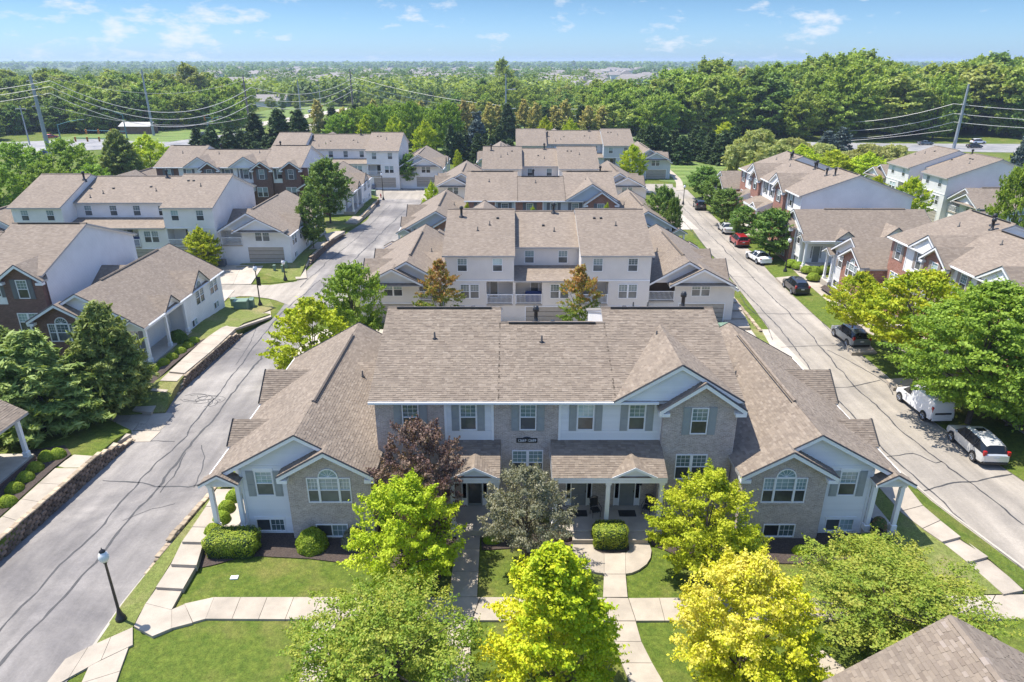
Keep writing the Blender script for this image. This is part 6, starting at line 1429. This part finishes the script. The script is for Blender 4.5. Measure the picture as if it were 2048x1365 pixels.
# ---- poles and wires
def pole(base, top, r0, r1, mat, label, arms=(), name='utility_pole'):
    o = empty(name, base, 0, label, 'utility pole'); H_ = (top-base).z; m = MB(); m.tube([(0,0,-.3),(0,0,H_*.6),(0,0,H_)], [r0,(r0+r1)/2,r1], 10); m.build('pole', MT[mat], o)
    for (f, L_) in arms:
        a = MB(); a.tube([(-L_,0,H_*f),(L_,0,H_*f)], .08, 5); a.build('crossarm', MT['pole'], o)
        for s in (-1,1): b = MB(); b.lathe([(.05,-.25),(.09,-.15),(.05,0)], 6, c=(s*L_,0)); b.build('insulator', MT['trim'], o, M4=Matrix.Translation((0,0,H_*f)))
    return o
PO = {}
for key, ub, vb, vt, mat, r, arms, l in (('a',100,310,150,'pole',.62,[(.93,1.3),(.86,1.3),(.78,1.3),(.62,1.6)],'thick grey steel pole leaning at the far left of the picture'),('b',308,271,138,'pole',.45,[(.95,.8)],'tall grey steel pole behind the brick shed'),
        ('c',502,268,150,'wood_pole',.4,[(.85,1),(.75,1),(.62,.8)],'dark pole standing beside the boulevard'),('d',602,226,158,'pole',.4,[(.8,.6)],'distant slim pole past the boulevard'),('e',708,240,138,'wood_pole',.45,[(.85,1),(.72,1),(.6,1)],'dark pole where the line bends, left of the farthest left row'),
        ('f',1012,268,148,'pole',.42,[],'steel pole with side arms in the centre'),('g',1455,262,168,'wood_pole',.42,[(.7,.8),(.4,1.2)],'pole among the willows on the right'),('h',1907,297,168,'pole',.5,[(.7,.9),(.55,.9)],'tall timber pole beside the right road')):
    b_ = P(ub, vb); t_ = PY(ub, vt, b_.y); o = pole(b_, t_, r, r*.55, mat, l, arms); PO[key] = (b_, t_)
    if key == 'f':
        for f in (.74,.42): a = MB(); a.tube([(0,0,(t_-b_).z*f),(3.6,0,(t_-b_).z*f+.3)], .16, 5); a.build('crossarm', MT['pole'], o)
for (u, vb, vt, l) in ((60,290,212,'timber pole with cross arms at the far left'),(1068,258,228,'short grey pole behind the farthest middle row'),(810,258,222,'short dark pole behind the farthest left row'),(643,225,168,'slim distant pole right of the boulevard')):
    b_ = P(u, vb); pole(b_, PY(u, vt, b_.y), .22, .14, 'pole', l, [(.93,1.6)])
def wire(p0, p1, sag, label, r=.05):
    m = MB(); L_ = [p0.lerp(p1, k/24)-Z_*sag*4*(k/24)*(1-k/24) for k in range(25)]; m.tube([q-p0 for q in L_], r, 4, cap=False); o = m.build('overhead_wire', MT['wire']); o.location = p0; tag(o, label, 'power line', 'overhead power lines')
def at(key, f): b, t = PO[key]; return b.lerp(t, f)
for i, f in enumerate((.93,.86,.78)):
    w3 = ('upper','middle','lower')[i]
    wire(at('a', f+.0), at('c', (.80,.66,.52)[i]), 8.5, w3+' conductor sagging from the leaning steel pole to the boulevard pole', .085)
    wire(at('c', (.80,.66,.52)[i]), at('e', (.84,.72,.60)[i]), 4.5, w3+' conductor from the boulevard pole to the pole at the line bend', .07)
    wire(at('e', (.84,.72,.60)[i]), at('g', (.7,.55,.40)[i]), 8, w3+' conductor from the line bend across the centre to the willow pole', .06)
    wire(at('g', (.7,.55,.40)[i]), at('h', (.70,.55,.42)[i]), 7, w3+' conductor from the willow pole to the right timber pole', .07)
    wire(at('h', (.70,.55,.42)[i]), at('h', (.68,.54,.41)[i])+Vector((70,-4,-1)), 1.5, w3+' conductor leaving the right edge from the timber pole', .07)
    wire(at('a', f), at('a', f)+Vector((-60,-20,-4)), 2, w3+' conductor leaving the left edge from the leaning pole', .06)
wire(at('a',.62), at('c',.3), 4, 'thin wire low between the leaning pole and the boulevard pole', .05); wire(at('c',.25), at('f',.33), 5, 'low cable crossing behind the left rows', .05); wire(at('f',.33), at('h',.3), 7, 'low cable crossing behind the middle rows', .05); wire(at('a',.98), at('c',.97), 5, 'top guard wire between the leaning pole and the boulevard pole', .035)
# ---- traffic signals and lights
def mast(base, top, ax, label, light=None, sig=None):
    o = empty('traffic_mast', base, 0, label, 'traffic signal'); H_ = (top-base).z; m = MB(); m.tube([(0,0,0),(0,0,H_)], [.22,.14], 8); m.build('pole', MT['teal'], o)
    if light: m = MB(); m.tube([(0,0,H_-.3),(light*.55,0,H_+1.0),(light,0,H_+1.5)], .1, 5); m.build('light_arm', MT['teal'], o); m = MB(); m.bbox(light-.5,light+.5,-.15,.15,H_+1.4,H_+1.55,.03); m.build('light_head', MT['pole'], o)
    if sig:
        z, L_, n_ = sig; m = MB(); m.tube([(0,0,z),(L_,0,z+.3)], .13, 6); m.build('signal_arm', MT['teal'], o)
        for k in range(n_):
            x = L_*(.35+.6*k/max(1,n_-1)); s = MB(); s.bbox(x-.25,x+.25,-.35,-.15,z-.75,z+.65,.03); q = s.build('signal_head', MT['signal'], o)
            for c_, mt in ((.35,'tail'),(0,'signal'),(-.4,'dark')): l_ = MB(); l_.lathe([(.0,0),(.14,0),(.14,.06)], 8); me = l_.mesh('lens', [MT[mt]]); me.transform(Matrix.Translation((x,-.36,z+c_))@Matrix.Rotation(math.pi/2,4,'X')); mobj('lens', me, q)
b_ = P(122,280); mast(b_, PY(113,248,b_.y), 1, 'teal lamp mast at the left end of the junction', light=9)
b_ = P(258,293); mast(b_, PY(243,228,b_.y), 1, 'teal signal mast with an arm reaching left over the junction', light=-6, sig=(4.6,-13,3))
b_ = P(420,276); mast(b_, PY(418,242,b_.y), 1, 'teal lamp mast behind the dark spruces', light=5)
b_ = P(483,262); mast(b_, PY(479,222,b_.y), 1, 'teal signal mast at the boulevard with an arm of signals', light=-9, sig=(4.6,-14,4))
b_ = P(232,300); mast(b_, PY(232,278,b_.y), 1, 'teal signal arm nearest the junction lawn', sig=(3.2,-12,3))
# ---- brick shed, mansion, far house
def small_house(name, pos, w, d, h, r, wm, rm, label, rz=0, windows=3, hip=0):
    o = empty(name, pos, rz, label, 'house'); m = MB(); wall(m, (-w/2,-d/2,0), X_, -Y_, [rect(0,w,0,h)]); wall(m, (-w/2,d/2,0), X_, Y_, [rect(0,w,0,h)])
    for s in (-1,1): wall(m, (s*w/2,-d/2,0), Y_, X_*s, [[(0,0),(d,0),(d,h),(d/2,h+(0 if hip else r)),(0,h)]])
    m.build('wall', MT[wm], o)
    for s in (-1,1): roof([(-w/2-.4,s*(d/2+.4),h-.1),(w/2+.4,s*(d/2+.4),h-.1),(w/2+.4-hip,0,h+r),(-w/2-.4+hip,0,h+r)], o)
    if hip:
        for s in (-1,1): roof([(s*(w/2+.4),-d/2-.4,h-.1),(s*(w/2+.4),d/2+.4,h-.1),(s*(w/2+.4-hip),0,h+r)], o)
    if rm != 'shingle':
        for ch in o.children:
            if ch.name.startswith('roof'): ch.data.materials[0] = MT[rm]
    for k in range(windows): window(o, (-w/2+w*(k+.5)/windows,-d/2,1.0), X_, -Y_, 1.1, 1.4, 'dh')
    return o
small_house('brick_shed', P(272,268)+Vector((0,3,0)), 11, 6, 2.8, 1.2, 'brick_dark', 'metalroof', 'low brick shed with a pale metal roof on the far left lawn', windows=0)
p = P(975,216); small_house('mansion', p+Vector((0,8,0)), 26, 14, 4.5, 6.5, 'brick_dark', 'farroof', 'large brick house with a steep grey hip roof in the central trees', hip=6, windows=5)
small_house('mansion', P(1018,218)+Vector((3,10,0)), 14, 12, 4.5, 5, 'brick_dark', 'farroof', 'grey-roofed wing right of the steep hip roof in the central trees', hip=5, windows=2)
small_house('far_bungalow', P(540,214)+Vector((0,6,0)), 18, 12, 3.2, 3.5, 'side_pale', 'farroof', 'house with a dark grey roof past the boulevard', windows=4)
small_house('far_bungalow', P(512,208)+Vector((-8,9,0)), 14, 12, 3.2, 4, 'side_greige', 'farroof', 'second house with a dark roof left of the other past the boulevard', windows=3)
# ---- bins, cooling units, smoke
def ac_unit(pos, label):
    o = empty('cooling_unit', pos, random.uniform(-.1,.1), label, 'air conditioner', 'cooling units by the garages'); m = MB(); m.bbox(-.4,.4,-.4,.4,0,.8,.05); m.build('cabinet', MT['shutter2'], o)
    m = MB(); m.lathe([(.0,.82),(.3,.82),(.32,.80)], 12); m.build('fan_grille', MT['dark'], o)
ac_unit(P(430,530,.55), 'left dark cooling unit between the garages of the white row'); ac_unit(P(446,531,.55), 'right dark cooling unit between the garages of the white row')
def bin_(pos, mat, label):
    o = empty('wheelie_bin', pos, 0, label, 'bin'); m = MB()
    for k in range(4): pass
    a = [(-.26,-.3,.08),(.26,-.3,.08),(.26,.3,.08),(-.26,.3,.08)]; b = [(-.32,-.38,.95),(.32,-.38,.95),(.32,.38,.95),(-.32,.38,.95)]
    for k in range(4): m.face([a[k],a[(k+1)%4],b[(k+1)%4],b[k]])
    m.build('tub', mat, o); l = MB(); l.bbox(-.34,.34,-.42,.4,.95,1.03,.03); l.build('lid', mat, o)
    w = MB(); w.tube([(-.3,.28,.12),(.3,.28,.12)], .12, 10); w.build('wheels', MT['rubber'], o)
bin_(P(748,379,.02), PAINT['blue'], 'blue wheeled bin beside the white car in the far court'); bin_(P(759,372,.02), MT['dark'], 'dark bin behind the lamp in the far court')
sm = MB(); prof = [(7*math.sin(math.pi*k/8)*(.5+.5*k/8), 16*(1-math.cos(math.pi*k/8))/2) for k in range(9)]; sm.lathe(prof, 14)
smat_ = bpy.data.materials.new('smoke'); smat_.use_nodes = True; sn = smat_.node_tree; sn.nodes.clear()
so_ = sn.nodes.new('ShaderNodeOutputMaterial'); sv = sn.nodes.new('ShaderNodeVolumePrincipled'); sv.inputs['Color'].default_value = (.8,.87,.95,1)
tc = sn.nodes.new('ShaderNodeTexCoord'); sz_ = sn.nodes.new('ShaderNodeTexNoise'); sz_.inputs['Scale'].default_value = .25; sz_.inputs['Detail'].default_value = 4
rm_ = sn.nodes.new('ShaderNodeMapRange'); rm_.inputs['From Min'].default_value = .45; rm_.inputs['From Max'].default_value = .75; rm_.inputs['To Max'].default_value = .10
sn.links.new(tc.outputs['Object'], sz_.inputs['Vector']); sn.links.new(sz_.outputs[0], rm_.inputs['Value']); sn.links.new(rm_.outputs[0], sv.inputs['Density']); sn.links.new(sv.outputs[0], so_.inputs['Volume'])
so2 = mobj('smoke', sm.mesh('smoke', [smat_])); so2.location = P(1212,222)+Vector((0,-4,1)); so2['kind'] = 'stuff'; so2['label'] = 'thin bluish smoke drifting up before the trees'
# ---- air
hz = MB(); hz.box(-8800,8800,-190,9300,-1.2,40); ho_ = hz.mesh('haze', []); hm = bpy.data.materials.new('haze'); hm.use_nodes = True; hn = hm.node_tree; hn.nodes.clear()
o1 = hn.nodes.new('ShaderNodeOutputMaterial'); v1 = hn.nodes.new('ShaderNodeVolumePrincipled'); v1.inputs['Color'].default_value = (.62,.78,1.0,1); v1.inputs['Density'].default_value = .00017; v1.inputs['Anisotropy'].default_value = .2
hn.links.new(v1.outputs[0], o1.inputs['Volume']); ho_.materials.append(hm); hh_ = mobj('haze', ho_); hh_['kind'] = 'stuff'
